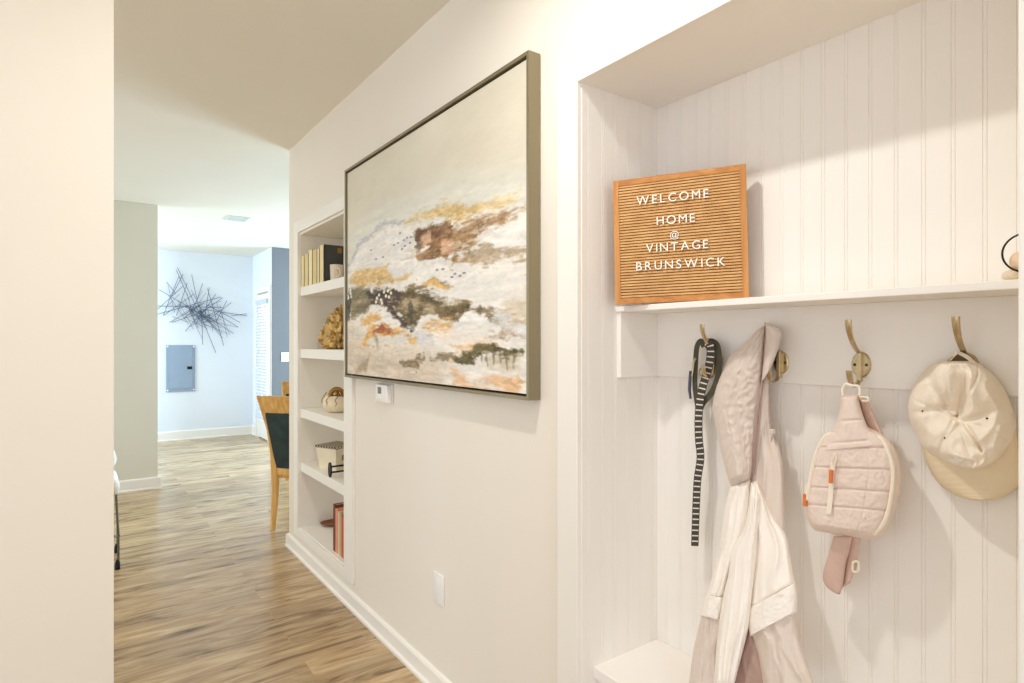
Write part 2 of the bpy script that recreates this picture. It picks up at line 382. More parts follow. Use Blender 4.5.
base_run('baseboard_foyer_end', (.574, 6.43, 0), (.574, 6.58, 0), (1, 0, 0), .11, 'short white baseboard on the end of the foyer wall')
base_run('baseboard_far', (-1.4, 9.48, 0), (2.07, 9.48, 0), (0, -1, 0), .13, 'white baseboard of the far nook wall')
base_run('baseboard_nook', (2.07, 9.30, 0), (2.07, 9.48, 0), (-1, 0, 0), .13, 'white baseboard between glass door and nook corner')
base_run('baseboard_dining', (2.07, 8.365, 0), (4.75, 8.365, 0), (0, -1, 0), .11, 'white baseboard of the slate blue dining wall')

# ------------------------------------------------------------------ glass door with blind in the nook
d = obj('door_1', MB().box(2.065, 2.11, DY0, DY0 + .1, .0, DZ1).box(2.065, 2.11, DY1 - .1, DY1, .0, DZ1).box(2.066, 2.109, DY0 + .1, DY1 - .1, DZ1 - .14, DZ1 - .02).box(2.066, 2.109, DY0 + .1, DY1 - .1, .02, .26), M['trim'])
d['kind'] = 'structure'; d['label'] = 'white glazed door in the nook with a blind'; d['category'] = 'door'
obj('glass', MB().box(2.10, 2.106, DY0 + .1, DY1 - .1, .26, DZ1 - .14), M['daylight'], d)
struct('trim_4', MB().box(2.05, 2.075, DY0 - .07, DY0, 0, DZ1 + .07, .003).box(2.05, 2.075, DY1, DY1 + .07, 0, DZ1 + .07, .003).box(2.05, 2.075, DY0, DY1, DZ1, DZ1 + .07, .003), M['trim'], 'white casing around the nook glass door', 'trim')
bl = thing('window_blind', 'white slatted blind over the glass door of the nook', 'blind', (2.045, (DY0 + DY1) / 2, .3))
obj('headrail', MB().box(2.03, 2.063, DY0 + .07, DY1 - .07, 1.90, 1.97, .004), M['slatshade'], bl)
sl = MB()
for i in range(36):
    z = .34 + i * .0435
    sl.add([(2.032, DY0 + .08, z - .012), (2.032, DY1 - .08, z - .012), (2.06, DY1 - .08, z + .012), (2.06, DY0 + .08, z + .012), (2.032, DY0 + .08, z - .009), (2.032, DY1 - .08, z - .009), (2.06, DY1 - .08, z + .015), (2.06, DY0 + .08, z + .015)],
           [(0, 3, 2, 1), (4, 5, 6, 7), (0, 1, 5, 4), (1, 2, 6, 5), (2, 3, 7, 6), (3, 0, 4, 7)])
obj('slats', sl, M['slatshade'], bl)
obj('bottom_rail', MB().box(2.032, 2.06, DY0 + .08, DY1 - .08, .29, .315, .004), M['slatshade'], bl)

# ------------------------------------------------------------------ far wall: panel box, rod art, switch, vent
pn = thing('electrical_panel', 'grey painted electrical panel box on the far pale wall', 'electrical panel', (1.12, 9.48, .678))
obj('cover', MB().box(.943, 1.301, 9.462, 9.482, .678, 1.332, .004), M['panelgrey'], pn)
obj('panel_door', MB().box(.985, 1.268, 9.452, 9.463, .72, 1.29, .003), M['panelgrey'], pn)
obj('latch', MB().box(1.20, 1.262, 9.444, 9.453, .99, 1.03, .003), M['black'], pn)['label'] = 'dark latch'
for x in (.96, 1.284):
    for z in (.70, 1.31):
        obj('screw', MB().ball((x, 9.461, z), (.012, .006, .012), 12, 8), M['plastic'], pn, smooth=True)

art = thing('rod_wall_art', 'large starburst wall sculpture of thin dark slate rods above the panel box', 'wall art', at(200.5, 311.5, Y=9.45))
def zp(x, y): return (150 + x / 4.555, 250 + y / 4.555)
keys = [((125, 80), (232, 305)), ((40, 180), (245, 300)), ((28, 255), (330, 262)), ((75, 145), (118, 200)), ((262, 175), (336, 436)), ((222, 275), (300, 468)),
        ((225, 268), (442, 300)), ((35, 292), (322, 214)), ((240, 152), (208, 245)), ((332, 216), (228, 292)), ((132, 118), (62, 295)), ((190, 112), (216, 236)),
        ((88, 330), (250, 240)), ((60, 300), (200, 200)), ((150, 110), (100, 210)), ((35, 270), (150, 165)), ((120, 90), (180, 230)), ((170, 150), (120, 300)),
        ((270, 170), (250, 300)), ((300, 200), (210, 330)), ((370, 240), (250, 330)), ((410, 330), (260, 250)), ((440, 290), (370, 300)), ((380, 380), (240, 290)),
        ((330, 400), (230, 280)), ((100, 330), (220, 290)), ((160, 370), (250, 270)), ((240, 430), (235, 280)), ((400, 350), (300, 290)), ((350, 230), (300, 330))]
for i in range(36):
    a = random.uniform(0, 2 * math.pi); r = random.uniform(.15, .85)
    cx = 230 + 165 * r * math.cos(a) + 30 * r * math.sin(a); cy = 280 + 110 * r * math.sin(a) + 30 * r * math.cos(a)
    b = random.choice([.35, .75, -.35, -.9, 1.15]) + random.uniform(-.2, .2); l = random.uniform(30, 85)
    keys.append(((cx - l * math.cos(b), cy - l * math.sin(b)), (cx + l * math.cos(b), cy + l * math.sin(b))))
for i, (a, b) in enumerate(keys):
    yy = 9.44 + .028 * ((i * 7) % 5) / 5
    p, q = at(*zp(*a), Y=yy), at(*zp(*b), Y=yy)
    obj('rod', MB().tube([p, q], 0.0036 if i < 30 else .0024, 6), M['rod'], art)
obj('hub', MB().ball(at(200.5, 311.5, Y=9.455), .022, 12, 8), M['rod'], art, smooth=True)

sw = thing('light_switch', 'white light switch plate on the slate blue wall', 'light switch', at(284.5, 357, Y=8.36))
p = at(284.5, 357, Y=8.365)
obj('cover_plate', MB().box(p.x - .045, p.x + .055, 8.357, 8.366, p.z - .062, p.z + .062, .003), M['plastic'], sw)
for k in (-.025, .025): obj('rocker', MB().box(p.x + k - .016, p.x + k + .016, 8.352, 8.358, p.z - .033, p.z + .033, .002), M['plastic'], sw)

vt = thing('ceiling_vent', 'small pale louvred air vent on the far ceiling', 'ceiling vent', (1.31, 6.65, CEIL))
obj('frame', MB().box(1.20, 1.41, 6.54, 6.56, CEIL - .008, CEIL).box(1.20, 1.41, 6.76, 6.78, CEIL - .008, CEIL).box(1.20, 1.22, 6.56, 6.76, CEIL - .008, CEIL).box(1.39, 1.41, 6.56, 6.76, CEIL - .008, CEIL), M['vent'], vt)
lv = MB()
for i in range(9): lv.box(1.22, 1.39, 6.565 + i * .022, 6.577 + i * .022, CEIL - .006, CEIL - .001)
obj('louvres', lv, M['vent'], vt)

# ------------------------------------------------------------------ dining chairs
def make_chair(label):
    t = thing('dining_chair', label, 'chair', group='maple dining chairs')
    for s in (-1, 1):
        path = [(s * .19, -.225, 0), (s * .192, -.205, .12), (s * .192, -.192, .26), (s * .192, -.19, .40), (s * .198, -.20, .55), (s * .21, -.235, .74), (s * .24, -.315, .975)]
        obj('rear_leg', MB().tube(path, [.019, .023, .027, .030, .026, .023, .02], 8, side=(1, 0, 0)), M['chairwood'], t, local=True, smooth=True)
        obj('front_leg', MB().tube([(s * .2, .2, 0), (s * .2, .21, .2), (s * .2, .2, .40)], [.014, .018, .024], 8, side=(1, 0, 0)), M['chairwood'], t, local=True, smooth=True)
    def slab(z0, z1, t0, t1, x0, x1, th, n=12):
        fr, bk = [], []
        for i in range(7):
            v = i / 6; z = z0 + (z1 - z0) * v; hw = x0 + (x1 - x0) * v; y = t0 + (t1 - t0) * v
            fr.append([Vector((hw * (2 * j / n - 1), y - th - .02 * (1 - (2 * j / n - 1) ** 2), z)) for j in range(n + 1)])
            bk.append([Vector((hw * (2 * j / n - 1), y + th - .02 * (1 - (2 * j / n - 1) ** 2), z)) for j in range(n + 1)])
        return MB().grid(fr, bk)
    obj('top_rail', slab(.86, .985, -.275, -.318, .23, .254, .013), M['chairwood'], t, local=True, smooth=True, ang=50)
    obj('lower_rail', slab(.40, .45, -.19, -.192, .19, .192, .014), M['chairwood'], t, local=True, smooth=True, ang=50)
    obj('back_panel', slab(.45, .86, -.192, -.275, .176, .214, .016), M['green'], t, local=True, smooth=True, ang=50)['label'] = 'dark green upholstered back panel'
    obj('seat_frame', MB().box(-.215, .215, -.19, .225, .37, .43, .01), M['chairwood'], t, local=True)
    obj('seat', MB().box(-.22, .22, -.18, .235, .43, .485, .025), M['green'], t, local=True, smooth=True)['label'] = 'dark green seat pad'
    return t
c0 = make_chair('dining chair with dark green back panel just past the hall wall end')
c0.location = (1.418, 4.54, 0); c0.rotation_euler = (0, 0, math.radians(-45))
dup(c0, (1.86, 6.3, 0), math.radians(-5), 'farther dining chair, only its pale top rail showing above the nearer chair')

# ------------------------------------------------------------------ sliver of a stool chair behind the near wall
ac = thing('accent_chair', 'white cushioned stool chair with slim steel legs peeking past the near wall', 'chair', (-.06, 4.45, 0))
obj('seat_cushion', MB().box(-.32, .186, 4.25, 4.68, .435, .548, .05), M['boucle'], ac, smooth=True)
obj('back_cushion', MB().box(-.30, .176, 4.42, 4.66, .575, .69, .05), M['boucle'], ac, smooth=True)
obj('back_post', MB().box(.10, .15, 4.58, 4.62, .53, .60, .005), M['chrome'], ac)
for x, y in ((.165, 4.28), (.175, 4.62), (-.3, 4.28), (-.3, 4.62)):
    lg = obj('leg', MB().tube([(x, y, .45), (x + .012, y, .2), (x + .012, y, .02)], .0065, 8), M['chrome'], ac, smooth=True)
    obj('foot', MB().lathe((x + .008, y, 0), [(.010, 0), (.015, .004), (.014, .04), (.007, .06)], 12), M['black'], lg, smooth=True)
obj('stretcher', MB().tube([(-.28, 4.28, .2), (.172, 4.28, .2)], .007, 8).tube([(.18, 4.28, .2), (.186, 4.62, .2)], .007, 8), M['chrome'], ac, smooth=True)

# ------------------------------------------------------------------ built-in bookcase
bk = thing('built_in_bookcase', 'white built in bookcase recessed in the hall wall with five compartments', 'bookcase', (W, 3.45, NZ0))
FO0, FO1, FZ0, FZ1 = 2.915, 3.935, .133, 2.132
IN = .018
ff = MB().box(W - IN, W + .004, NY1, FO1, FZ0, FZ1, .003).box(W - IN, W + .004, FO0, NY0, FZ0, FZ1, .003).box(W - IN, W + .004, NY0, NY1, NZ1, FZ1, .003).box(W - IN, W + .004, NY0, NY1, FZ0, NZ0, .003)
obj('face_frame', ff, M['trim'], bk)
obj('carcass', MB().box(W, PB - .022, NY1 - .003, NY1, NZ0, NZ1).box(W, PB - .022, NY0, NY0 + .012, NZ0, NZ1).box(PB - .03, PB - .02, NY0, NY1, NZ0, NZ1).box(W, PB - .022, NY0 + .012, NY1 - .003, NZ1 - .012, NZ1).box(W, PB - .022, NY0 + .012, NY1 - .003, NZ0 - .002, NZ0 + .004), M['trim'], bk)
SH = [1.714, 1.322, .943, .602]
for z in SH:
    obj('shelf', MB().box(W + .002, PB - .03, NY0 + .012, NY1 - .003, z - .056, z, .002), M['trim'], bk)
NB = NY1 - .003          # inner far side

def book(x0, depth, y0, y1, z, h, cover, page, label, group):
    """upright book, spine towards the hall"""
    t = thing('book', label, 'book', ((x0 + depth / 2), (y0 + y1) / 2, z), group=group)
    obj('cover', MB().box(x0, x0 + depth, y0, y0 + .0025, z, z + h).box(x0, x0 + depth, y1 - .0025, y1, z, z + h).box(x0, x0 + .004, y0, y1, z, z + h), cover, t)
    obj('pages', MB().box(x0 + .004, x0 + depth - .004, y0 + .0025, y1 - .0025, z + .004, z + h - .005), page, t)
    return t
pagem = mat('book_pages', rgb(232, 216, 180), 0.8)
BC = [(236, 220, 172), (226, 206, 150), (240, 226, 184), (220, 196, 136), (238, 220, 176), (232, 212, 160)]
bx = 1.130
xs = [300.5, 304.4, 308.6, 312.6, 317.2, 319.6, 323.8]
names = ['pale gold book at the far left end of the top shelf row', 'slightly taller gold book, second from the left on the top shelf',
         'cream and gold book, third from the left on the top shelf', 'deep gold book in the middle of the top shelf row',
         'thin cream book right of the deep gold one on the top shelf', 'last gold spined book on the top shelf, its charcoal cover showing']
for i in range(6):
    ya = at(xs[i], 260, X=bx).y; yb = at(xs[i + 1], 260, X=bx).y + .004
    ya = min(ya, NB - .001)
    h = [.196, .20, .214, .205, .203, .216][i]
    cm = mat('gold_book_cloth', rgb(*BC[i]), 0.5, 0.15, var=0.06)
    b = book(bx, .19, yb, ya, SH[0], h, cm, pagem, names[i], 'gold spined books on the top shelf')
    if i == 5:
        o = obj('front_cover', MB().box(bx + .004, bx + .19, yb - .0035, yb, SH[0], SH[0] + h), M['black'] if False else mat('charcoal_cover', rgb(58, 58, 54), 0.6, var=.1), b); o['label'] = 'charcoal front cover'
        obj('label_tag', MB().box(bx + .08, bx + .105, yb - .0045, yb - .003, SH[0] + h - .045, SH[0] + h - .012), M['goldleaf'], b)['label'] = 'small gold square'
        ylast = yb
    else:
        dk = obj('joint', MB().box(bx - .0006, bx + .002, yb - .0005, yb + .004, SH[0], SH[0] + h), M['black_gap'], b); dk['label'] = 'dark joint along the spine'
# cream mug in front of the books
mp_ = at(336.5, 277, Z=SH[0]);
mp_ = Vector((1.20, at(336.5, 270, X=1.20).y, SH[0]))
mg = thing('mug', 'cream stoneware mug on the top shelf beside the charcoal book cover', 'mug', mp_)
obj('body', MB().lathe(mp_, [(.030, 0), (.034, .004), (.036, .05), (.038, .10), (.035, .10), (.033, .05), (.028, .01)], 24), M['mug'], mg, smooth=True)
obj('handle', MB().ring(mp_ + Vector((-.006, -.046, .052)), (1, .15, 0), .024, .005, 20, 8), M['mug'], mg, smooth=True)

# gold rock on the second shelf
def rockfn(co):
    p = Vector(co) * 1.6
    n = noise.noise(p * 1.2 + Vector((3, 1, 2))) * .32 + noise.noise(p * 3.2) * .16 + noise.noise(p * 7) * .08
    c = noise.cell(p * 2.5) * .12
    return 0.92 + n + c
rk0 = at(335, 347, X=1.27)
rk = thing('gold_sculpture', 'rough gold rock shaped sculpture on the second bookcase shelf', 'sculpture', (1.27, rk0.y, SH[1]))
rb = MB().ball((1.27, rk0.y - .03, SH[1] + .105), (.075, .13, .118), 48, 32, rockfn)
rb.ball((1.255, rk0.y + .055, SH[1] + .065), (.065, .085, .07), 40, 26, lambda c: rockfn(c + Vector((5, 2, 1))))
rb.ball((1.275, rk0.y - .06, SH[1] + .17), (.055, .075, .085), 40, 26, lambda c: rockfn(c + Vector((2, 7, 3))))
for v in rb.v: v.z = max(v.z, SH[1] + .0005); v.y = min(v.y, NB - .01)
tagless = obj('rock', rb, M['gold'], rk, smooth=True, ang=25)

# cream bowl with gold petals on the third shelf
bo = Vector((1.25, at(337, 405, X=1.25).y - .012, SH[2]))
bw = thing('round_vase', 'round cream vase with curled gold rim on the third bookcase shelf', 'vase', bo)
obj('body', MB().lathe(bo, [(.034, 0), (.06, .006), (.086, .034), (.092, .058), (.084, .086), (.066, .102), (.06, .10), (.076, .084), (.082, .058), (.07, .026), (.02, .012)], 32), M['creamcer'], bw, smooth=True, ang=60)
obj('rim_curl', MB().ring(bo + Vector((-.02, -.045, .108)), (.45, .85, .2), .036, .014, 24, 8), M['goldleaf'], bw, smooth=True)
obj('rim_curl', MB().ring(bo + Vector((-.01, -.03, .112)), (.8, -.3, .5), .030, .010, 24, 8), M['goldleaf'], bw, smooth=True)
for k in range(5):
    a = 2.2 + k * .65
    obj('gold_vein', MB().tube([bo + Vector((rr_ * math.cos(a + q), rr_ * math.sin(a + q), z_)) for rr_, q, z_ in ((.083, 0, .034), (.092, .16, .06), (.091, .05, .078), (.084, .22, .10), (.068, .30, .12))], .0024, 6), M['goldleaf'], bw, smooth=True)

# inlay box + iron stand on the fourth shelf
bc = Vector((1.262, at(337, 455, X=1.262).y + .01, SH[3]))
ib = thing('keepsake_box', 'cream flared box with black trellis lid on the fourth bookcase shelf', 'box', bc)
def frus(c, a0, b0, a1, b1, z0, z1):
    return MB().add([c + Vector(p) for p in [(-a0, -b0, z0), (a0, -b0, z0), (a0, b0, z0), (-a0, b0, z0), (-a1, -b1, z1), (a1, -b1, z1), (a1, b1, z1), (-a1, b1, z1)]], [(0, 3, 2, 1), (4, 5, 6, 7), (0, 1, 5, 4), (1, 2, 6, 5), (2, 3, 7, 6), (3, 0, 4, 7)])
ib.rotation_euler = (0, 0, math.radians(24))
Z0_ = Vector((0, 0, 0))
obj('body', frus(Z0_, .07, .07, .085, .085, 0, .125), M['boxcream'], ib, local=True)
obj('lid', MB().box(-.088, .088, -.088, .088, .125, .140, .002), M['check'], ib, local=True)['label'] = 'black and cream trellis lid'
obj('name_plate', MB().box(-.03, .03, -.083, -.074, .052, .085), M['groove'], ib, local=True)['label'] = 'brown name plate'
st = Vector((1.135, at(330, 476, X=1.135).y, SH[3]))
ir = thing('iron_stand', 'small black iron stand with round ends lying on the fourth bookcase shelf', 'ornament', st)
def spool(x):
    return MB().add([Vector((x + b, st.y + .024 * math.cos(t), SH[3] + .042 + .042 * math.sin(t))) for b in (-.004, .004) for t in [2 * math.pi * k / 24 for k in range(24)]],
                    [tuple(range(24)), tuple(range(47, 23, -1))] + [(k, (k + 1) % 24, 24 + (k + 1) % 24, 24 + k) for k in range(24)])
obj('end_disc', spool(st.x), M['black'], ir); obj('end_disc', spool(st.x + .13), M['black'], ir)
for z in (.026, .058): obj('bar', MB().tube([(st.x, st.y, SH[3] + z), (st.x + .13, st.y, SH[3] + z)], .0055, 8), M['black'], ir, smooth=True)

# books on the bottom shelf
xs = [333.2, 335.3, 338.0, 339.6, 341.6, 344.2]
cols = [(120, 60, 45), (232, 150, 118), (240, 222, 190), (212, 178, 136), (206, 92, 50)]
nm = ['dark maroon book at the left of the bottom shelf stack', 'coral pink book next to the maroon one on the bottom shelf', 'cream book in the middle of the bottom shelf row', 'tan book right of the cream one on the bottom shelf', 'orange red book at the right of the bottom shelf row']
for i in range(5):
    x0 = 1.150
    ya = at(xs[i], 535, X=x0).y; yb = at(xs[i + 1], 535, X=x0).y
    cm = mat('book_cloth', rgb(*cols[i]), 0.55, var=0.06)
    h = [.262, .245, .238, .236, .226][i]
    book(x0, .17, yb + .001, ya, NZ0 + .004, h, cm, pagem, nm[i], 'red and cream books on the bottom shelf')
dp = Vector((1.30, at(331, 526, X=1.30).y, NZ0 + .0045))
dsh = obj('dish', MB().lathe(dp, [(.03, 0), (.045, .003), (.064, .013), (.066, .017), (.062, .017), (.045, .007), (.0, .006)], 32), mat('brown_wood_dish', rgb(140, 92, 58), .5, var=.15), smooth=True)
tag(dsh, 'shallow brown wooden dish behind the books on the bottom shelf', 'dish')

# ------------------------------------------------------------------ painting
PY0, PY1, PZ0, PZ1 = 1.405, 2.937, 1.188, 2.234
pt = thing('framed_painting', 'large abstract landscape painting in a slim bronze float frame on the hall wall', 'painting', (W, (PY0 + PY1) / 2, PZ0))
FX = 1.078; T = .011
fm = MB()
fm.box(FX, W - .003, PY0, PY0 + T, PZ0, PZ1).box(FX, W - .003, PY1 - T, PY1, PZ0, PZ1).box(FX, W - .003, PY0 + T, PY1 - T, PZ0, PZ0 + T).box(FX, W - .003, PY0 + T, PY1 - T, PZ1 - T, PZ1)
obj('frame', fm, M['bronze'], pt)
obj('backing', MB().box(W - .012, W - .004, PY0 + .003, PY1 - .003, PZ0 + .003, PZ1 - .003), M['black_gap'], pt)
G = .007
cy0, cy1, cz0, cz1 = PY0 + T + G, PY1 - T - G, PZ0 + T + G, PZ1 - T - G
XC = 1.087
NU, NV = 420, 290

def vnoise(u, v, seed):
    rs = np.random.RandomState(seed); tab = rs.rand(256, 256)
    iu = np.floor(u).astype(int); iv = np.floor(v).astype(int); fu = u - iu; fv = v - iv
    fu = fu * fu * (3 - 2 * fu); fv = fv * fv * (3 - 2 * fv)
    a = tab[iu % 256, iv % 256]; b = tab[(iu + 1) % 256, iv % 256]; c = tab[iu % 256, (iv + 1) % 256]; d_ = tab[(iu + 1) % 256, (iv + 1) % 256]
    return (a * (1 - fu) + b * fu) * (1 - fv) + (c * (1 - fu) + d_ * fu) * fv
def fbm(u, v, seed, o=5):
    s = 0; a = .5; t = 0
    for k in range(o):
        s = s + a * vnoise(u * 2 ** k, v * 2 ** k, seed + k); t += a; a *= .55
    return s / t - .5
U, V = np.meshgrid(np.linspace(0, 1, NU), np.linspace(0, 1, NV))
YY = cy1 + (cy0 - cy1) * U; ZZ = cz1 + (cz0 - cz1) * V
def survey(px, py):
    p = at(px, py, X=XC); return (cy1 - p.y, cz1 - p.z)          # metres right of, below, the canvas corner
SU = cy1 - YY; SV = cz1 - ZZ
wu = SU + .05 * fbm(SU * 7, SV * 11, 11) + .02 * fbm(SU * 30, SV * 40, 31)
wv = SV + .045 * fbm(SU * 6, SV * 12, 21) + .02 * fbm(SU * 26, SV * 44, 41)
img = np.zeros((NV, NU, 3))
def srgb(c): return np.array([x / 255.0 for x in c])
tone = fbm(SU * 2.2, SV * 3.4, 5)
tex = fbm(SU * 14, SV * 60, 7)
img[:] = srgb((216, 209, 190)) + (tone[..., None] * .10) + tex[..., None] * .02
def blend(mask, col, jit=.05, seed=3):
    mask = np.clip(mask, 0, 1)[..., None]
    c = srgb(col) + (N1[seed % 4] * 1.6 + N2[(seed + 2) % 4] * 1.2 + N3[seed % 4] * .5)[..., None] * jit * 2.4 * np.array([1, .94, .84])
    global img
    img = img * (1 - mask) + c * mask
N1 = [fbm(SU * 5.5, SV * 38, 77 + k) for k in range(4)]; N2 = [fbm(SU * 30, SV * 120, 87 + k) for k in range(4)]; N3 = [fbm(SU * 80, SV * 260, 97 + k, 3) for k in range(4)]
def RAG(rag, seed): return rag * (1.6 * N1[seed % 4] + .7 * N2[(seed + 1) % 4] + .25 * N3[(seed + 2) % 4])
def sm(x): x = np.clip(x, 0, 1); return x * x * (3 - 2 * x)
def seg_d(pts, hw):
    """signed distance-ish: (hw - distance) to a polyline in metres with varying half width"""
    best = np.full(SU.shape, -9.0)
    for k in range(len(pts) - 1):
        (ax, ay), (bx_, by) = pts[k], pts[k + 1]; dx, dy = bx_ - ax, by - ay; L2 = dx * dx + dy * dy + 1e-9
        t = np.clip(((wu - ax) * dx + (wv - ay) * dy) / L2, 0, 1)
        dd = np.hypot(wu - ax - t * dx, wv - ay - t * dy)
        best = np.maximum(best, hw[k] + (hw[k + 1] - hw[k]) * t - dd)
    return best
def stroke(px, hw, col, soft=.012, al=1.0, jit=.05, rag=0.0, seed=3):
    pts = [survey(*p) for p in px]
    if not isinstance(hw, (list, tuple)): hw = [hw] * len(px)
    # half widths are given in metres
    dist = seg_d(pts, hw)
    if rag: dist = dist + RAG(rag, seed)
    blend(sm(dist / (soft * 1.7) + .5) * al, col, jit, seed)
def poly(px, col, soft=.012, al=1.0, jit=.05, rag=0.0, seed=3):
    pts = [survey(*p) for p in px]; n = len(pts)
    inside = np.zeros(SU.shape, bool); dist = np.full(SU.shape, 9.0)
    for k in range(n):
        (ax, ay), (bx_, by) = pts[k], pts[(k + 1) % n]
        cond = ((ay > wv) != (by > wv)); den = (by - ay) if abs(by - ay) > 1e-9 else 1e-9
        inside ^= cond & (wu < (bx_ - ax) * (wv - ay) / den + ax)
        dx, dy = bx_ - ax, by - ay; t = np.clip(((wu - ax) * dx + (wv - ay) * dy) / (dx * dx + dy * dy + 1e-9), 0, 1)
        dist = np.minimum(dist, np.hypot(wu - ax - t * dx, wv - ay - t * dy))
    sd = np.where(inside, dist, -dist)
    if rag: sd = sd + RAG(rag, seed)
    blend(sm(sd / (soft * 1.7) + .5) * al, col, jit, seed)
def dot(px, py, r, col, ax=1.0, al=1.0):
    a, b = survey(px, py); q = np.hypot((SU - a) / ax, SV - b); blend(sm((r - q) / (r * .5) + .5) * al, col, .02)

ridge = [(346, 268), (360, 244), (381, 229), (401, 223), (416, 218), (442, 208), (483, 204), (516, 200), (534, 198)]
stroke([(p[0], p[1] - 8) for p in ridge], .06, (222, 226, 220), soft=.10, al=.55)
poly(ridge + [(534, 420), (340, 400)], (238, 233, 224), soft=.05, rag=.03)
stroke(ridge[:5], [.002, .005, .006, .006, .003], (168, 170, 178), soft=.014, al=.75, rag=.05)
for k in range(9):
    y0 = 240 + k * 5; stroke([(352 + k * 2, y0 + 16 - k), (385, y0 - 4), (412, y0 - 8)], .004, (206, 204, 204), soft=.012, al=.55, rag=.03, seed=k)
for k in range(7):
    stroke([(455, 262 + k * 6), (495, 263 + k * 5), (529, 266 + k * 5)], .004, (222, 218, 212), soft=.014, al=.5, rag=.04, seed=k + 20)
stroke([(405, 224), (425, 214), (442, 211), (460, 212), (485, 205), (516, 200.5)], [.006, .02, .034, .036, .018, .008], (214, 186, 130), soft=.02, rag=.05, jit=.10)
stroke([(480, 206), (516, 201)], [.02, .012], (232, 206, 156), soft=.02, al=.8, rag=.04)
# brown headland
stroke([(452, 241), (466, 235), (480, 227), (495, 221), (510, 212), (526, 205)], [.04, .036, .03, .022, .012, .005], (150, 112, 70), soft=.03, al=.9, rag=.07, jit=.12)
stroke([(455, 254), (468, 248), (476, 238)], [.034, .03, .018], (156, 114, 62), soft=.025, al=.9, rag=.07, jit=.12)
poly([(413, 233), (418, 226), (432, 222), (450, 224), (454, 232), (451, 241), (449, 249), (456, 253), (449, 258), (436, 256), (428, 259), (420, 260), (418, 257), (428, 250), (430, 244), (416, 243)], (122, 84, 46), soft=.014, rag=.035, jit=.14)
stroke([(419, 244), (414, 234), (420, 226)], .012, (92, 76, 56), soft=.016, al=.8, rag=.04)
stroke([(424, 237), (428, 236)], .026, (208, 166, 134), soft=.014, jit=.08)
stroke([(445, 247), (452, 250)], .022, (206, 160, 122), soft=.014, rag=.04, jit=.08)
stroke([(467, 251), (485, 252), (503, 252), (527, 256)], [.02, .022, .014, .004], (160, 140, 112), soft=.02, al=.85, rag=.06, jit=.1)
stroke([(488, 228), (510, 231), (530, 233)], [.004, .01, .006], (246, 242, 236), soft=.012)
stroke([(484, 240), (508, 243), (530, 246)], [.004, .012, .006], (246, 242, 236), soft=.012)
for px, py in ((404, 240), (407, 238), (405, 246), (402, 249), (410, 243), (376, 259), (383, 257), (398, 243), (394, 245), (443, 269), (455, 274), (460, 276), (452, 277), (464, 273), (437, 270), (400, 233), (411, 237), (371, 250)):
    dot(px, py, .0038, (70, 72, 84), ax=3.2, al=.6)
# gold shore
poly([(346, 283), (355, 272), (372, 268), (389, 265), (386, 272), (396, 277), (412, 273), (402, 282), (380, 285), (360, 284)], (216, 182, 122), soft=.016, rag=.03, jit=.09)
# land mass
poly([(351, 287), (370, 286), (374, 300), (366, 312), (352, 318)], (122, 110, 80), soft=.018, rag=.03, jit=.08)
stroke([(349, 288), (349.5, 318)], .012, (44, 48, 40), soft=.012, rag=.05)
poly([(399, 291), (411, 286), (424, 292), (440, 294), (449, 304), (468, 303), (487, 312), (482, 318), (466, 316), (459, 322), (445, 318), (431, 312), (421, 316), (415, 331), (408, 331), (402, 318), (396, 305)], (106, 88, 52), soft=.016, rag=.05, jit=.14)
stroke([(406, 305), (418, 303), (434, 310)], .014, (196, 174, 142), soft=.02, al=.7, rag=.05)
poly([(367, 291), (380, 288), (394, 288), (401, 293), (400, 302), (393, 306), (400, 315), (406, 322), (410, 330), (403, 330), (394, 318), (385, 306), (372, 303)], (66, 46, 34), soft=.012, rag=.03, jit=.08)
stroke([(411, 309), (412, 333)], [.012, .018], (66, 66, 44), soft=.014, rag=.04)
stroke([(420, 289), (434, 281), (452, 284)], [.006, .012, .006], (126, 104, 78), soft=.012, rag=.03)
stroke([(423, 285), (434, 284.5), (449, 284)], [.006, .017, .006], (226, 180, 104), soft=.01, jit=.08)
for px, py in ((379, 295), (384, 292), (388, 291), (386, 296), (381, 300), (376, 302), (382, 303), (391, 293), (377, 298), (389, 297)):
    dot(px, py, .0075, (238, 230, 204), ax=1.7)
stroke([(470, 311), (488, 316), (504, 321), (517, 326)], [.012, .022, .016, .004], (136, 120, 90), soft=.014, al=.9, rag=.06, jit=.12)
stroke([(486, 330), (508, 335), (528, 338)], [.006, .014, .008], (162, 136, 112), soft=.016, al=.85, rag=.06)
stroke([(496, 318), (512, 323), (524, 330)], .012, (224, 226, 230), soft=.016, al=.8, rag=.06)
stroke([(462, 322), (470, 316), (478, 322), (500, 328)], [.012, .02, .014, .01], (240, 237, 233), soft=.012, rag=.05)
stroke([(506, 304), (518, 308), (530, 308)], [.01, .034, .03], (206, 190, 164), soft=.04, al=.8, rag=.05)
poly([(377, 320), (391, 314), (401, 322), (398, 329), (386, 327), (375, 326)], (240, 234, 226), soft=.014, rag=.02)
poly([(346, 318), (360, 330), (372, 344), (400, 346), (430, 350), (446, 362), (448, 378), (436, 395), (346, 380)], (214, 196, 172), soft=.09, rag=.05, al=.85)
stroke([(362, 321), (371, 320), (380, 317)], [.012, .014, .006], (222, 172, 104), soft=.016, rag=.05)
stroke([(363, 343), (368, 334), (376, 331), (388, 331), (402, 336), (417, 341)], [.01, .018, .022, .022, .020, .008], (222, 170, 92), soft=.014, rag=.04, jit=.1)
stroke([(374, 331), (382, 329), (393, 331)], [.006, .014, .006], (160, 84, 46), soft=.014, rag=.04)
stroke([(375, 336), (377, 347)], [.016, .008], (160, 140, 108), soft=.02, al=.7)
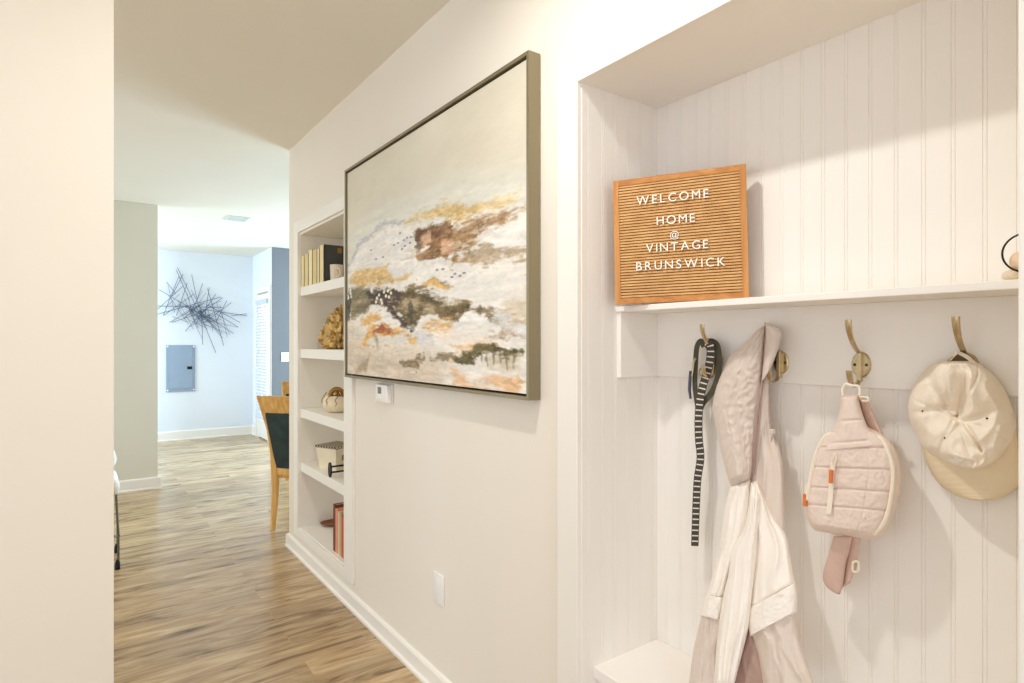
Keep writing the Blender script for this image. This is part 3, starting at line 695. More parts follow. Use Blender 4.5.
stroke([(423, 329), (436, 322), (453, 324)], [.012, .022, .008], (222, 174, 108), soft=.016, rag=.05, jit=.08)
stroke([(418, 341), (430, 338)], .016, (206, 208, 216), soft=.03, al=.8)
stroke([(440, 334), (470, 340), (500, 346)], [.012, .016, .012], (240, 222, 204), soft=.03, al=.7, rag=.05)
poly([(360, 364), (369, 356), (367, 372), (355, 374)], (164, 144, 114), soft=.025, al=.85, rag=.02)
stroke([(399, 363), (408, 365), (417, 365), (416, 371)], [.004, .013, .012, .006], (128, 108, 78), soft=.01, rag=.03)
for px, py, r in ((420, 358, .011), (434, 359, .010), (443, 358, .013), (450, 358, .008)):
    stroke([(px - 3, py), (px + 4, py + .6)], r, (140, 124, 96), soft=.01, rag=.03)
stroke([(456, 352), (476, 349), (500, 350)], [.004, .012, .006], (228, 186, 132), soft=.02, al=.8, rag=.05)
poly([(478, 355), (517, 353), (519, 366), (512, 374), (490, 368)], (196, 180, 152), soft=.03, al=.7, rag=.05)
stroke([(452, 369), (461, 377), (468, 385), (482, 384), (496, 384), (515, 384), (520, 374)], [.014, .026, .022, .018, .02, .018, .008], (230, 190, 148), soft=.02, rag=.04)
stroke([(456, 359), (470, 357), (481, 352), (495, 352), (508, 354), (521, 351)], [.008, .018, .014, .016, .016, .006], (92, 82, 44), soft=.012, rag=.04, jit=.1)
stroke([(473, 351), (478, 347), (485, 348)], .007, (104, 92, 52), soft=.008, rag=.02)
for k in range(6):
    stroke([(483 + k * 6, 354), (484 + k * 6, 362 + (k * 5) % 7)], [.005, .002], (110, 98, 66), soft=.008, al=.8)
stroke([(352, 300), (400, 300), (450, 312), (500, 330)], .16, (240, 236, 228), soft=.03, al=.0)
lay = sm((N1[1] + .5 * N2[2] - .13) / .12) * sm((SV - .38) / .12)           # dry-brushed white dragged over the land
blend(lay * .45, (240, 235, 226), .03, 2)
lay = sm((N1[3] + .6 * N2[0] - .20) / .10) * sm((SV - .42) / .1)
blend(lay * .35, (176, 150, 112), .06, 1)
img = np.clip(img, 0, 1)
linimg = np.where(img <= .04045, img / 12.92, ((img + .055) / 1.055) ** 2.4)

cv = MB()
front = [[Vector((XC - .0006 * float(tex[i, j]), float(YY[i, j]), float(ZZ[i, j]))) for j in range(NU)] for i in range(NV)]
vs = [p for row in front for p in row]; nfr = len(vs)
fs = [(i * NU + j, i * NU + j + 1, (i + 1) * NU + j + 1, (i + 1) * NU + j) for i in range(NV - 1) for j in range(NU - 1)]
XB = W - .013
o = nfr
vs += [Vector((XB, cy1, cz1)), Vector((XB, cy0, cz1)), Vector((XB, cy0, cz0)), Vector((XB, cy1, cz0))]
cor = [0, NU - 1, NU * NV - 1, NU * (NV - 1)]
edges = [list(range(NU)), [i * NU + NU - 1 for i in range(NV)], list(range(NU * NV - 1, NU * (NV - 1) - 1, -1)), [i * NU for i in range(NV - 1, -1, -1)]]
for k in range(4):
    fs.append(tuple(edges[k][::-1]) + (o + k, o + (k + 1) % 4))
fs.append((o, o + 1, o + 2, o + 3))
cv.add(vs, fs)
m, nt, b = new_mat('painted_canvas')
vc = nt.nodes.new('ShaderNodeAttribute'); vc.attribute_name = 'paint'
nt.links.new(vc.outputs['Color'], b.inputs['Base Color']); b.inputs['Roughness'].default_value = .6
n2 = nt.nodes.new('ShaderNodeTexNoise'); n2.inputs['Scale'].default_value = 70
bp = nt.nodes.new('ShaderNodeBump'); bp.inputs['Strength'].default_value = .15; bp.inputs['Distance'].default_value = .004
nt.links.new(n2.outputs['Fac'], bp.inputs['Height']); nt.links.new(bp.outputs[0], b.inputs['Normal'])
co = obj('canvas', cv, m, pt)
ca = co.data.color_attributes.new('paint', 'FLOAT_COLOR', 'POINT')
flat = np.ones((len(vs), 4)); flat[:nfr, :3] = linimg.reshape(-1, 3); flat[nfr:, :3] = .7
ca.data.foreach_set('color', flat.astype(np.float32).ravel())
co['label'] = 'abstract canvas of gold, brown and white shore'

# ------------------------------------------------------------------ thermostat, wall plate
th_ = thing('thermostat', 'small white thermostat on the hall wall under the painting', 'thermostat', (W, 2.525, 1.09))
obj('wall_plate', MB().box(W - .008, W, 2.455, 2.592, 1.088, 1.176, .003), M['plastic'], th_)
obj('housing', MB().box(W - .03, W - .006, 2.460, 2.588, 1.091, 1.173, .006), M['plastic'], th_, smooth=True)
obj('screen', MB().box(W - .0315, W - .029, 2.52, 2.558, 1.130, 1.160, .001), M['grey_lcd'], th_)['label'] = 'grey display'
obj('button', MB().box(W - .033, W - .029, 2.515, 2.555, 1.106, 1.114, .0015), M['plastic'], th_)
oo = thing('wall_outlet_plate', 'blank white wall plate low on the hall wall', 'wall plate', (W, 2.035, .35))
obj('plate', MB().box(W - .007, W, 1.995, 2.073, .348, .466, .003), M['plastic'], oo, smooth=True)
for z in (.37, .444): obj('screw', MB().ball((W - .0072, 2.034, z), (.0015, .003, .003), 10, 6), M['plastic'], oo, smooth=True)

# ------------------------------------------------------------------ alcove fittings
SHZ = 1.466
sf = thing('wall_shelf', 'long white shelf across the coat alcove above the hooks', 'shelf', (1.35, .75, SHZ))
obj('board', MB().box(1.258, AX, AY0 + .001, AY1 - .001, SHZ - .016, SHZ, .002), M['alcove'], sf)
hr = thing('hook_rail', 'white hook rail board under the shelf with return on the side wall', 'hook rail', (1.425, .75, 1.259))
obj('back_board', MB().box(1.425, AX, AY0 + .001, AY1 - .001, 1.259, SHZ - .016, .002), M['alcove'], hr)
obj('side_board', MB().box(1.264, 1.425, AY1 - .016, AY1 - .001, 1.259, SHZ - .016, .002), M['alcove'], hr)
be = thing('bench', 'white built in bench at the foot of the coat alcove', 'bench', (1.3, .75, 0))
obj('seat_top', MB().box(1.170, AX, AY0 + .001, AY1 - .001, .415, .447, .003), M['alcove'], be)
obj('front_panel', MB().box(1.186, 1.204, AY0 + .001, AY1 - .001, 0, .415), M['alcove'], be)

# hooks
def make_hook(label):
    t = thing('coat_hook', label, 'coat hook', group='antique nickel coat hooks on the rail')
    n = 32
    def ell(a, b): return [Vector((0, a * math.cos(2 * math.pi * k / n), b * math.sin(2 * math.pi * k / n))) for k in range(n)]
    e0, e1, e2 = ell(.0205, .029), ell(.0205, .029), ell(.0175, .026)
    pl_ = MB().add([p for p in e0] + [p + Vector((-.003, 0, 0)) for p in e1] + [p + Vector((-.0055, 0, 0)) for p in e2],
                   [tuple(range(n))] + [(i, (i + 1) % n, n + (i + 1) % n, n + i) for i in range(n)] + [(n + i, n + (i + 1) % n, 2 * n + (i + 1) % n, 2 * n + i) for i in range(n)] + [tuple(range(2 * n, 3 * n))])
    obj('back_plate', pl_, M['nickel'], t, local=True, smooth=True, ang=25)
    obj('spine', MB().box(-.016, -.004, -.005, .005, -.038, .030, .002), M['nickel'], t, local=True)
    obj('upper_prong', MB().tube([(-.008, 0, .024), (-.02, 0, .031), (-.036, 0, .043), (-.050, 0, .058), (-.059, 0, .075), (-.063, 0, .090), (-.064, 0, .100)], [.0055, .0055, .0058, .006, .0065, .007, .0075], 12, flat=.5, side=(0, 1, 0)), M['nickel'], t, local=True, smooth=True)
    obj('lower_prong', MB().tube([(-.010, 0, -.032), (-.022, 0, -.044), (-.036, 0, -.047), (-.050, 0, -.041), (-.057, 0, -.028), (-.059, 0, -.012)], [.0055, .0058, .006, .006, .0065, .0075], 12, flat=.45, side=(0, 1, 0)), M['nickel'], t, local=True, smooth=True)
    for s in (-1, 1): obj('screw', MB().ball((-.0058, s * .0125, 0), (.0018, .0036, .0036), 10, 6), M['steel_dark'], t, local=True, smooth=True)
    return t
HZ = 1.311
hk = make_hook('leftmost nickel hook, holding the striped leash'); hk.location = (1.425, 1.002, HZ)
dup(hk, (1.425, .813, HZ), 0, 'nickel hook behind the mauve jacket')
dup(hk, (1.425, .623, HZ), 0, 'nickel hook with the blush sling bag on it')
dup(hk, (1.425, .425, HZ), 0, 'rightmost nickel hook, rising out of the cream cap')

# ------------------------------------------------------------------ letter board
BL, BR = at(615.4, 304.4, D=1.66), at(749.2, 297.8, D=1.524)
wv_ = (BR - BL); BWd = wv_.length; wx = wv_.normalized()
nn = Vector((0, 0, 1)).cross(wx).normalized()
if nn.dot(EYEP - BL) < 0: nn = -nn
up = wx.cross(nn); up = up if up.z > 0 else -up
BH = .345
lb = thing('letter_board', 'square oak letter board with white welcome lettering on the alcove shelf', 'letter board', (BL + BR) / 2)
def bp_(s, t, n): return BL + wx * (s * BWd) + up * ((1 - t) * BH) + nn * n
def bbox(s0, s1, t0, t1, n0, n1):
    return MB().add([bp_(s0, t1, n0), bp_(s1, t1, n0), bp_(s1, t0, n0), bp_(s0, t0, n0), bp_(s0, t1, n1), bp_(s1, t1, n1), bp_(s1, t0, n1), bp_(s0, t0, n1)],
                    [(0, 3, 2, 1), (4, 5, 6, 7), (0, 1, 5, 4), (1, 2, 6, 5), (2, 3, 7, 6), (3, 0, 4, 7)])
fw = .045
for q in ((0, fw, 0, 1), (1 - fw, 1, 0, 1)): obj('side_rail', bbox(*q, -.022, 0), M['oak'], lb)
for q in ((fw, 1 - fw, 0, fw), (fw, 1 - fw, 1 - fw, 1)): obj('cross_rail', bbox(*q, -.022, 0), M['oak_h'], lb)
obj('backing_board', bbox(fw, 1 - fw, fw, 1 - fw, -.02, -.008), M['groove'], lb)  # darker brown stands in for shade down between the ribs
NR = 40
rb_ = MB()
for i in range(NR):
    t0 = fw + (1 - 2 * fw) * (i + .08) / NR; t1 = fw + (1 - 2 * fw) * (i + .74) / NR
    q = bbox(fw, 1 - fw, t0, t1, -.009, -.002); rb_.add(q.v, q.f)
obj('ribbed_panel', rb_, M['slat'], lb)['label'] = 'finely ribbed oak face'

def letter_mesh(ch, size, ext):
    cu = bpy.data.curves.new('t', 'FONT'); cu.body = ch; cu.size = size; cu.extrude = ext; cu.offset = 0.0
    ob = bpy.data.objects.new('t', cu); COL.objects.link(ob)
    dg = bpy.context.evaluated_depsgraph_get(); dg.update()
    me = bpy.data.meshes.new_from_object(ob.evaluated_get(dg)); vs = [v.co.copy() for v in me.vertices]; fs = [tuple(p.vertices) for p in me.polygons]
    bpy.data.objects.remove(ob); bpy.data.curves.remove(cu); bpy.data.meshes.remove(me)
    return vs, fs
def text_row(txt, s0, s1, tl, tr, cap):
    s0 += .018; s1 += .012
    items = []
    for ch in txt:
        vs, fs = letter_mesh(ch, cap / .72, .0022); x0 = min(v.x for v in vs); x1 = max(v.x for v in vs); items.append((ch, vs, fs, x0, x1))
    tot = sum(i[4] - i[3] for i in items); W_ = (s1 - s0) * BWd
    gap = (W_ - tot) / max(1, len(txt) - 1); x = s0 * BWd
    for ch, vs, fs, x0, x1 in items:
        s = x / BWd; t = tl + (tr - tl) * ((s - s0) / max(.01, s1 - s0))
        mb = MB().add([BL + wx * (x + v.x - x0) + up * ((1 - t) * BH - cap / 2 + v.y) + nn * (.0012 + v.z) for v in vs], fs)
        o_ = obj('letter', mb, M['letter'], lb); x += (x1 - x0) + gap
    return
CAP = .0235
text_row('WELCOME', .172, .722, .183, .187, CAP)
text_row('HOME', .325, .618, .358, .362, CAP)
text_row('@', .425, .485, .478, .478, .0175)
text_row('VINTAGE', .238, .71, .568, .572, CAP)
text_row('BRUNSWICK', .158, .828, .705, .715, CAP)

# ------------------------------------------------------------------ ornament at the right end of the shelf
oc = at(1011, 280, X=1.285)
orn = thing('hoop_ornament', 'small cream ornament with a thin dark hoop at the right end of the shelf', 'ornament', (oc.x, oc.y, SHZ))
fl = Vector((oc.x, oc.y, SHZ))
obj('base', MB().ball(fl + Vector((0, 0, .0095)), (.012, .013, .0095), 20, 12, lambda c: 1 + .06 * noise.noise(Vector(c) * 3)), M['creamcer'], orn, smooth=True)
obj('bud', MB().ball(fl + Vector((.006, -.008, .033)), (.012, .012, .0155), 20, 12), M['peach'], orn, smooth=True)
hc = at(1024, 252, X=1.285)
obj('hoop', MB().ring((fl.x, fl.y - .022, SHZ + .046), (.94, .34, 0), .033, .0016, 48, 8), M['black'], orn, smooth=True)

# ------------------------------------------------------------------ soft goods
def along(pl_, n):
    pts = [Vector((a, b)) for a, b in pl_]
    L = [0]
    for i in range(1, len(pts)): L.append(L[-1] + (pts[i] - pts[i - 1]).length)
    out = []
    # centripetal-ish smooth resample with Catmull-Rom
    for k in range(n):
        s = L[-1] * k / (n - 1); i = 0
        while i < len(L) - 2 and s > L[i + 1]: i += 1
        t = (s - L[i]) / max(1e-9, L[i + 1] - L[i])
        p0, p1, p2, p3 = pts[max(i - 1, 0)], pts[i], pts[i + 1], pts[min(i + 2, len(pts) - 1)]
        q = .5 * ((2 * p1) + (p2 - p0) * t + (2 * p0 - 5 * p1 + 4 * p2 - p3) * t * t + (3 * p1 - p0 - 3 * p2 + p3) * t ** 3)
        out.append(q)
    return out
def soft(left, right, Xp, base, bulge, fold=None, nr=60, nc=40, p=.5, back=.0, caps=True, sag=0):
    """a stuffed or folded cloth body between two side outlines (surveyed on plane Xp)"""
    Lp, Rp = along(left, nr), along(right, nr); fr, bk_ = [], []
    for i in range(nr):
        v = i / (nr - 1); row, rb2 = [], []
        for j in range(nc):
            u = j / (nc - 1); q = Lp[i].lerp(Rp[i], u); P = at(q.x, q.y, X=Xp)
            e = (max(0, 4 * u * (1 - u))) ** p
            if caps: e *= min(1, (max(0, min(v, 1 - v)) / .06)) ** .5 if caps is True else 1
            t = base + bulge * e + (fold(u, v) * min(1, e * 1.6) if fold else 0)
            sg = sag * max(0, (1.17 - P.z) / .65) ** 1.4; row.append(toward(P, max(t, base + .0015) + sg)); rb2.append(toward(P, base * back + sg))
        fr.append(row); bk_.append(rb2)
    return MB().grid(fr, bk_)
def folds(seed, n=4, amp=.008, crinkle=.004, slant=.3, cs=(9, 16)):
    r = random.Random(seed); F = [(r.uniform(.8, 2.2), r.uniform(0, 6.28), r.uniform(-slant, slant), r.uniform(.5, 1)) for _ in range(n)]
    def f(u, v):
        s = 0
        for k, ph, sl_, a in F:
            w_ = math.sin(2 * math.pi * (k * (u + sl_ * v) + .25 * noise.noise(Vector((u * 2, v * 3, seed)))) + ph)
            s += a * (1 - abs(w_)) ** 1.5 * amp
        c = noise.noise(Vector((u * cs[0] + v * 5, v * cs[1], seed * 1.7))) ; c2 = noise.noise(Vector((u * cs[0] * 2.3, v * cs[1] * 2.1 + u * 9, seed * 2.9)))
        return s + crinkle * (1 - 2 * abs(c)) + crinkle * .5 * (1 - 2 * abs(c2))
    return f

XJ = 1.405
jk = thing('jacket', 'mauve and cream nylon windbreaker hanging from the second hook', 'jacket', at(765, 330, X=XJ))
def jp(name, L, R, m_, base, bulge, seed, amp=.006, cr=.003, **k):
    o = obj(name, soft(L, R, XJ, base, bulge, folds(seed, amp=amp, crinkle=cr, **{q: k.pop(q) for q in ('cs', 'slant') if q in k}), sag=.17, **k), m_, jk, smooth=True, ang=60)
    return o
# back body (mauve) hanging behind, right of the front edge
jp('back_panel', [(765, 324), (764.5, 345), (762, 382), (757, 412), (753, 455), (750, 490), (748, 540), (746, 600)], [(768, 323), (774, 352), (769, 376), (769.5, 412), (772, 430), (779, 446), (783, 470), (785, 535)], M['mauve'], .010, .018, 3, amp=.004, cr=.0006, nr=80, nc=36)
# hood: folded over the hook
jp('hood', [(765, 325), (764.6, 340), (763.4, 358), (761, 384)], [(768, 323.2), (781, 330.5), (778.5, 348), (771, 368)], M['mauve'], .05, .024, 5, amp=.0015, cr=.001, nr=50, nc=30, p=.6)
# left sleeve and shoulder, crinkled
jp('sleeve', [(766, 323.4), (755, 332), (745, 343), (730, 356), (720.5, 376), (714, 396), (713, 412), (717.5, 435), (724, 465), (731, 487)], [(767.5, 323), (766, 328), (765, 338), (764, 352), (762.5, 372), (760, 396), (757.5, 414), (755, 440), (753, 462), (750, 480)], M['mauve'], .025, .045, 8, amp=.004, cr=.0032, nr=110, nc=60, cs=(8, 22))
# front edge cord of the hood
obj('zip_edge', MB().tube([toward(at(x, y, X=XJ), .058 if y < 470 else .05) for x, y in ((766, 325), (765, 345), (763.5, 370), (761, 390), (757.5, 414), (755, 440), (753, 462), (751, 480))], .0022, 8), M['mauvedark'], jk, smooth=True)['label'] = 'dark zip edge'
# cream lower panels
jp('left_panel', [(731, 485), (724, 512), (718, 555), (708, 591), (704, 598)], [(751, 479), (750, 500), (746, 530), (733, 560), (724, 598)], M['creamny'], .02, .03, 12, amp=.004, cr=.0005, nr=70, nc=36)
jp('left_hem', [(705, 595), (703, 604), (700.5, 616)], [(724, 597), (722, 608), (719, 621)], M['creamny'], .024, .03, 14, amp=.002, cr=.002, nr=24, nc=30)
jp('left_lower', [(702, 614), (694, 647), (688, 690)], [(722, 617), (720, 650), (716, 690)], M['mauve'], .016, .028, 15, amp=.005, cr=.0006, nr=50, nc=30)
jp('right_panel', [(752, 482), (752, 500), (752, 540), (752, 575), (749, 611)], [(757, 480), (771, 512), (786, 536), (791, 560), (795, 584)], M['creamny'], .024, .034, 17, amp=.004, cr=.0005, nr=80, nc=44)
jp('right_hem', [(748, 608), (747, 618), (750, 637)], [(795, 582), (797, 595), (796.5, 612)], M['creamny'], .03, .034, 19, amp=.002, cr=.002, nr=26, nc=44)
jp('right_lower', [(750, 632), (758, 655), (764, 690)], [(795.5, 609), (800, 642), (816, 690)], M['mauve'], .018, .032, 21, amp=.006, cr=.0006, nr=56, nc=44)
jp('lining', [(746, 618), (736, 660), (731, 690)], [(753, 630), (762, 655), (770, 690)], M['mauvedark'], .012, .01, 23, amp=.004, cr=.002, nr=40, nc=24)
jp('front_flap', [(751, 482), (747, 515), (742, 532), (732, 549), (728, 576), (723, 596), (718, 632), (713, 690)], [(761, 494), (760, 512), (758, 535), (756, 561), (752, 595), (748, 629), (738, 670), (733, 690)], M['creamny'], .045, .032, 25, amp=.0035, cr=.0008, nr=110, nc=40)
obj('drawcord', MB().tube([toward(at(x, y, X=XJ), .03) for x, y in ((771, 402), (772, 420), (773, 434), (776, 440), (776, 446), (773, 448), (771, 443), (772, 436))], .0014, 6), M['mauvedark'], jk, smooth=True)
obj('cord_lock', MB().box(1.365, 1.378, *sorted((at(770, 432, X=1.37).y, at(774, 432, X=1.37).y)), at(772, 434, X=1.37).z, at(772, 429, X=1.37).z, .002), M['mauve'], jk)

# leash
XL = 1.392
ls = thing('dog_leash', 'olive leash with black and white ladder stripe hanging from the leftmost hook', 'leash', at(703, 345, X=XL))
def ribbon(name, pts, hw, Xp, t0, m_, parent, th=.0016, n=90, uv=False, tf=None):
    c = along(pts, n); fr, bk_ = [], []
    for i in range(n):
        d_ = (c[min(i + 1, n - 1)] - c[max(i - 1, 0)]).normalized(); nrm = Vector((-d_.y, d_.x)); h = hw if not isinstance(hw, (list, tuple)) else hw[0] + (hw[1] - hw[0]) * i / (n - 1)
        row, rb2 = [], []
        for j in range(7):
            q = c[i] - nrm * h * (2 * j / 6 - 1); t = t0 + (tf(i / (n - 1)) if tf else 0)
            P = at(q.x, q.y, X=Xp); row.append(toward(P, t + th)); rb2.append(toward(P, t - th))
        fr.append(row); bk_.append(rb2)
    mb = MB().grid(fr, bk_); o_ = obj(name, mb, m_, parent, smooth=True)
    if uv:
        me = o_.data; ul = me.uv_layers.new(name='UVMap')
        tot = n * 7
        L = [0]
        for i in range(1, n): L.append(L[-1] + (c[i] - c[i - 1]).length)
        for lp in me.loops:
            k = lp.vertex_index % tot; ul.data[lp.index].uv = ((k % 7) / 6, L[k // 7] / L[-1])
    return o_
ribbon('loop_strap', [(704, 347), (701, 341), (697, 347), (695.5, 365), (695, 385), (697, 402), (700, 420)], 2.6, XL, .0, M['olive'], ls)
ribbon('loop_strap', [(704, 346), (711, 341.5), (717, 346), (719, 360), (717.5, 378), (712, 392), (703, 403), (699, 412)], [3.2, 3.0], XL, .003, M['olive'], ls)
ribbon('striped_strap', [(706, 342), (710, 345), (710.5, 356), (708, 370), (703.5, 384), (700, 400), (698.5, 420), (699, 440), (700.5, 458), (697.5, 480), (696, 510), (694.8, 546)], [4.2, 3.7], XL, .010, M['stripe'], ls, uv=True, n=140)['label'] = 'black strap with white ladder stripes'
obj('ring', MB().ring(toward(at(704, 372, X=XL), .012), (.85, .5, 0), .013, .0018, 28, 8), M['nickel'], ls, smooth=True)
cl = obj('clip', MB().tube([toward(at(x, y, X=XL), .006) for x, y in ((696, 358), (694, 362), (693, 370), (692, 376))], .0035, 8), M['nickel'], ls, smooth=True)
tg = MB()
tg.tube([toward(at(x, y, X=XL), .006) for x, y in ((690.5, 371), (690, 380), (689.5, 390), (690.5, 399))], [.0075, .009, .0085, .006], 10, flat=.5)
obj('waste_bag_holder', tg, M['fob'], ls, smooth=True)['label'] = 'speckled blue grey holder'

# sling bag
XB_ = 1.378
sb = thing('sling_bag', 'blush quilted sling bag with cream zips and orange pulls on the third hook', 'bag', at(850, 470, X=XB_))
def quilt(u, v):
    s = 0
    for q in (.10, .26, .44, .61, .76): s -= .0055 * math.exp(-((v + .02 * u - q) / .0075) ** 2)
    for q in (.34, .70): s -= .002 * math.exp(-((u - q) / .012) ** 2)
    s += .0018 * noise.noise(Vector((u * 9, v * 14, 4))) + .0012 * noise.noise(Vector((u * 24, v * 30, 9)))
    return s
Lb = [(838, 427), (826, 434), (816, 452), (810, 474), (806, 500), (807, 513), (811, 523), (816, 528)]
Rb = [(866, 427), (880, 436), (890, 453), (893.5, 474), (890.5, 500), (886, 518), (880, 530), (872, 538)]
Rg = [(867, 426), (886, 437), (897, 453), (901.5, 475), (898, 500), (891, 521), (884, 533), (874, 540.5)]
obj('gusset', soft([(836, 429), (824, 436), (815, 453), (809, 475), (805.5, 500), (806, 515), (810, 525), (816, 531)], Rg, XB_, .004, .045, None, nr=80, nc=50, p=.22), M['bag'], sb, smooth=True, ang=70)
obj('front_panel', soft(Lb, Rb, XB_, .03, .040, quilt, nr=130, nc=100, p=.3, back=.3), M['bag'], sb, smooth=True, ang=70)
obj('yoke', soft([(842.6, 396), (841, 403), (838.5, 415), (834.5, 428), (828, 440), (819, 453)], [(857.6, 396), (860.5, 407), (865, 420), (871, 432), (883, 447)], XB_, .036, .038, lambda u, v: -.0035 * (math.exp(-((v - .42) / .02) ** 2) + math.exp(-((v - .82) / .02) ** 2)) + .001 * noise.noise(Vector((u * 9, v * 9, 1))), nr=60, nc=40, p=.3), M['bag'], sb, smooth=True, ang=70)
obj('shoulder_strap', soft([(858, 397), (862, 412), (867, 426), (874, 440)], [(868, 400), (873, 412), (879, 426), (887, 441)], XB_, .008, .010, None, nr=40, nc=16, p=.3), M['webbing'], sb, smooth=True)['label'] = 'darker blush strap behind the yoke'
def cord(px, r, t, m_, name, par, lab=None):
    c = along(px, 60); o_ = obj(name, MB().tube([toward(at(q.x, q.y, X=XB_), t) for q in c], r, 8), m_, par, smooth=True)
    if lab: o_['label'] = lab
    return o_
cord([(835, 433), (826, 436), (818, 449), (812, 470), (808.5, 490), (807, 500)], .0042, .050, M['creamzip'], 'main_zip', sb, 'cream curved zip')
cord([(868, 433), (881, 439), (889, 454), (893, 474), (890, 502), (884, 522), (874, 534)], .0042, .050, M['creamzip'], 'main_zip', sb, 'cream curved zip')
ribbon('pocket_zip', [(833.5, 457), (832, 475), (830.5, 495), (828.5, 514)], 2.6, XB_, .071, M['creamzip'], sb, th=.0015)['label'] = 'cream upright pocket zip'
pu = cord([(834.5, 453.5), (831, 460), (833.5, 465), (836.5, 458), (834, 453.5)], .0014, .077, M['creamzip'], 'zip_slider', sb)
cord([(831.2, 470), (830.6, 483)], .0042, .079, M['orange'], 'zip_pull', sb, 'orange rubber zip pull')
cord([(807, 483), (806, 490), (805.5, 496)], .002, .050, M['creamzip'], 'zip_slider', sb)
cord([(805, 494), (804.8, 506)], .0046, .052, M['orange'], 'zip_pull', sb, 'orange rubber zip pull')
cord([(843.5, 397), (842.5, 389), (846, 384), (852, 385.5), (858, 386), (860, 391), (859, 398)], .0026, .03, M['creamzip'], 'hanging_loop', sb, 'cream cord loop')
cord([(843, 396.5), (858.5, 396.5)], .003, .05, M['webbing'], 'loop_binding', sb)
cord([(860, 397), (867, 397.5), (868, 401), (862, 401)], .0022, .03, M['creamzip'], 'strap_buckle', sb)
obj('waist_strap', soft([(834, 536), (828, 556), (823, 573), (824, 583), (830, 590), (838, 594.5)], [(853, 536), (850, 550), (846, 563), (844.5, 574), (843, 585), (840, 594.3)], XB_, .014, .012, None, nr=50, nc=24, p=.4), M['webbing'], sb, smooth=True, ang=70)['label'] = 'looped blush webbing strap'
obj('waist_strap', soft([(849, 536), (848, 552), (845, 570), (842, 588)], [(861, 536), (858.5, 552), (857, 566), (850, 583)], XB_, .004, .007, None, nr=40, nc=16, p=.4), M['webbing'], sb, smooth=True, ang=70)['label'] = 'rear run of the blush webbing strap'
cord([(853, 562), (858, 562), (858.5, 571), (853, 571), (853, 562)], .0022, .032, M['creamzip'], 'slider_buckle', sb, 'cream slider buckle')
# small stitched mark near the bag base
cord([(858, 520), (861, 516.5), (863, 519), (866, 515.5), (868, 519.5), (872, 518)], .0007, .0715, M['creamzip'], 'stitched_mark', sb, 'small cream stitched mark')

# cap
XK = 1.418
cp = thing('baseball_cap', 'cream cotton cap with tan brim down on the rightmost hook', 'cap', at(960, 420, X=XK))
def capfold(u, v):
    x, y = u - .43, (v - .47) * 1.0
    r = math.hypot(x, y) + 1e-6; a = math.atan2(y, x); s = 0
    for k in range(6):
        da = (a - (.35 + k * math.pi / 3) + math.pi) % (2 * math.pi) - math.pi
        s -= .0035 * math.exp(-(da * r / .012) ** 2) * min(1, r / .05)
    s -= .026 * math.exp(-(r / .15) ** 2)
    # pinched creases
    for (x0, y0, x1, y1, w_, d_) in ((.10, .12, .45, .45, .035, .022), (.12, .80, .52, .88, .035, .010), (.45, .45, .66, .74, .018, .016), (.05, .42, .36, .40, .02, .012), (.66, .12, .50, .42, .035, .018), (.92, .42, .52, .50, .022, .014), (.18, .70, .45, .52, .02, .012)):
        dx, dy = x1 - x0, y1 - y0; t = max(0, min(1, ((u - x0) * dx + (v - y0) * dy) / (dx * dx + dy * dy)))
        dd = math.hypot(u - x0 - t * dx, v - y0 - t * dy); s -= d_ * math.exp(-(dd / w_) ** 2) * (.35 + .65 * t)
    s += .016 * noise.noise(Vector((u * 3.4, v * 3.4, 2))) + .012 * (.5 - abs(noise.noise(Vector((u * 4.2 + v, v * 4.6, 6)))) * 1.6) + .004 * noise.noise(Vector((u * 11, v * 11, 8)))
    return s
obj('brim', soft([(919, 436), (921, 446), (926, 462), (933, 476), (945, 489), (960, 497.5), (974, 500.5)], [(1016, 428), (1018.5, 448), (1021, 468), (1021, 482), (1013, 491), (1000, 498), (986, 500.5)], XK, .02, .03, lambda u, v: .0004 * math.sin(v * 80), nr=80, nc=50, p=.45), M['brim'], cp, smooth=True, ang=70)
Lc = [(938, 361), (930, 365), (920, 375), (911, 391), (908, 408), (911, 424), (917, 437), (924, 449), (938, 459), (952, 465), (968, 469.5)]
Rc = [(974, 361), (984, 367), (995, 376), (1006, 392), (1013, 410), (1016, 424), (1014, 438), (1007, 451), (998, 460.5), (988, 466.5), (978, 469.5)]
obj('crown', soft(Lc, Rc, XK, .012, .085, capfold, nr=130, nc=130, p=.5, back=.2), M['cap'], cp, smooth=True, ang=70)
def cap_pt(px, py, extra=.002):
    """point on the crown surface seen at a surveyed spot"""
    best = None
    Lp, Rp = along(Lc, 80), along(Rc, 80)
    for i in range(80):
        u = (px - Lp[i].x) / max(1e-6, Rp[i].x - Lp[i].x); y = Lp[i].y + (Rp[i].y - Lp[i].y) * u
        if best is None or abs(y - py) < best[0]: best = (abs(y - py), u, i / 79)
    u, v = best[1], best[2]; e = max(0, 4 * u * (1 - u)) ** .5 * min(1, max(0, min(v, 1 - v)) / .06) ** .5
    return toward(at(px, py, X=XK), .012 + .085 * e + capfold(u, v) * min(1, e * 1.6) + extra)
obj('button', MB().ball(cap_pt(954, 412.5, .001), (.006, .006, .006), 14, 10), M['cap'], cp, smooth=True)
for q in ((922.4, 411), (944.7, 438), (987, 418.5)):
    P = cap_pt(*q, .0006)
    e = obj('eyelet', MB().ring(P, P - EYEP, .0028, .0009, 16, 6), M['cap'], cp, smooth=True)
    obj('eyelet_hole', MB().ball(P, (.0018, .0018, .0018), 8, 6), M['black_gap'], e)
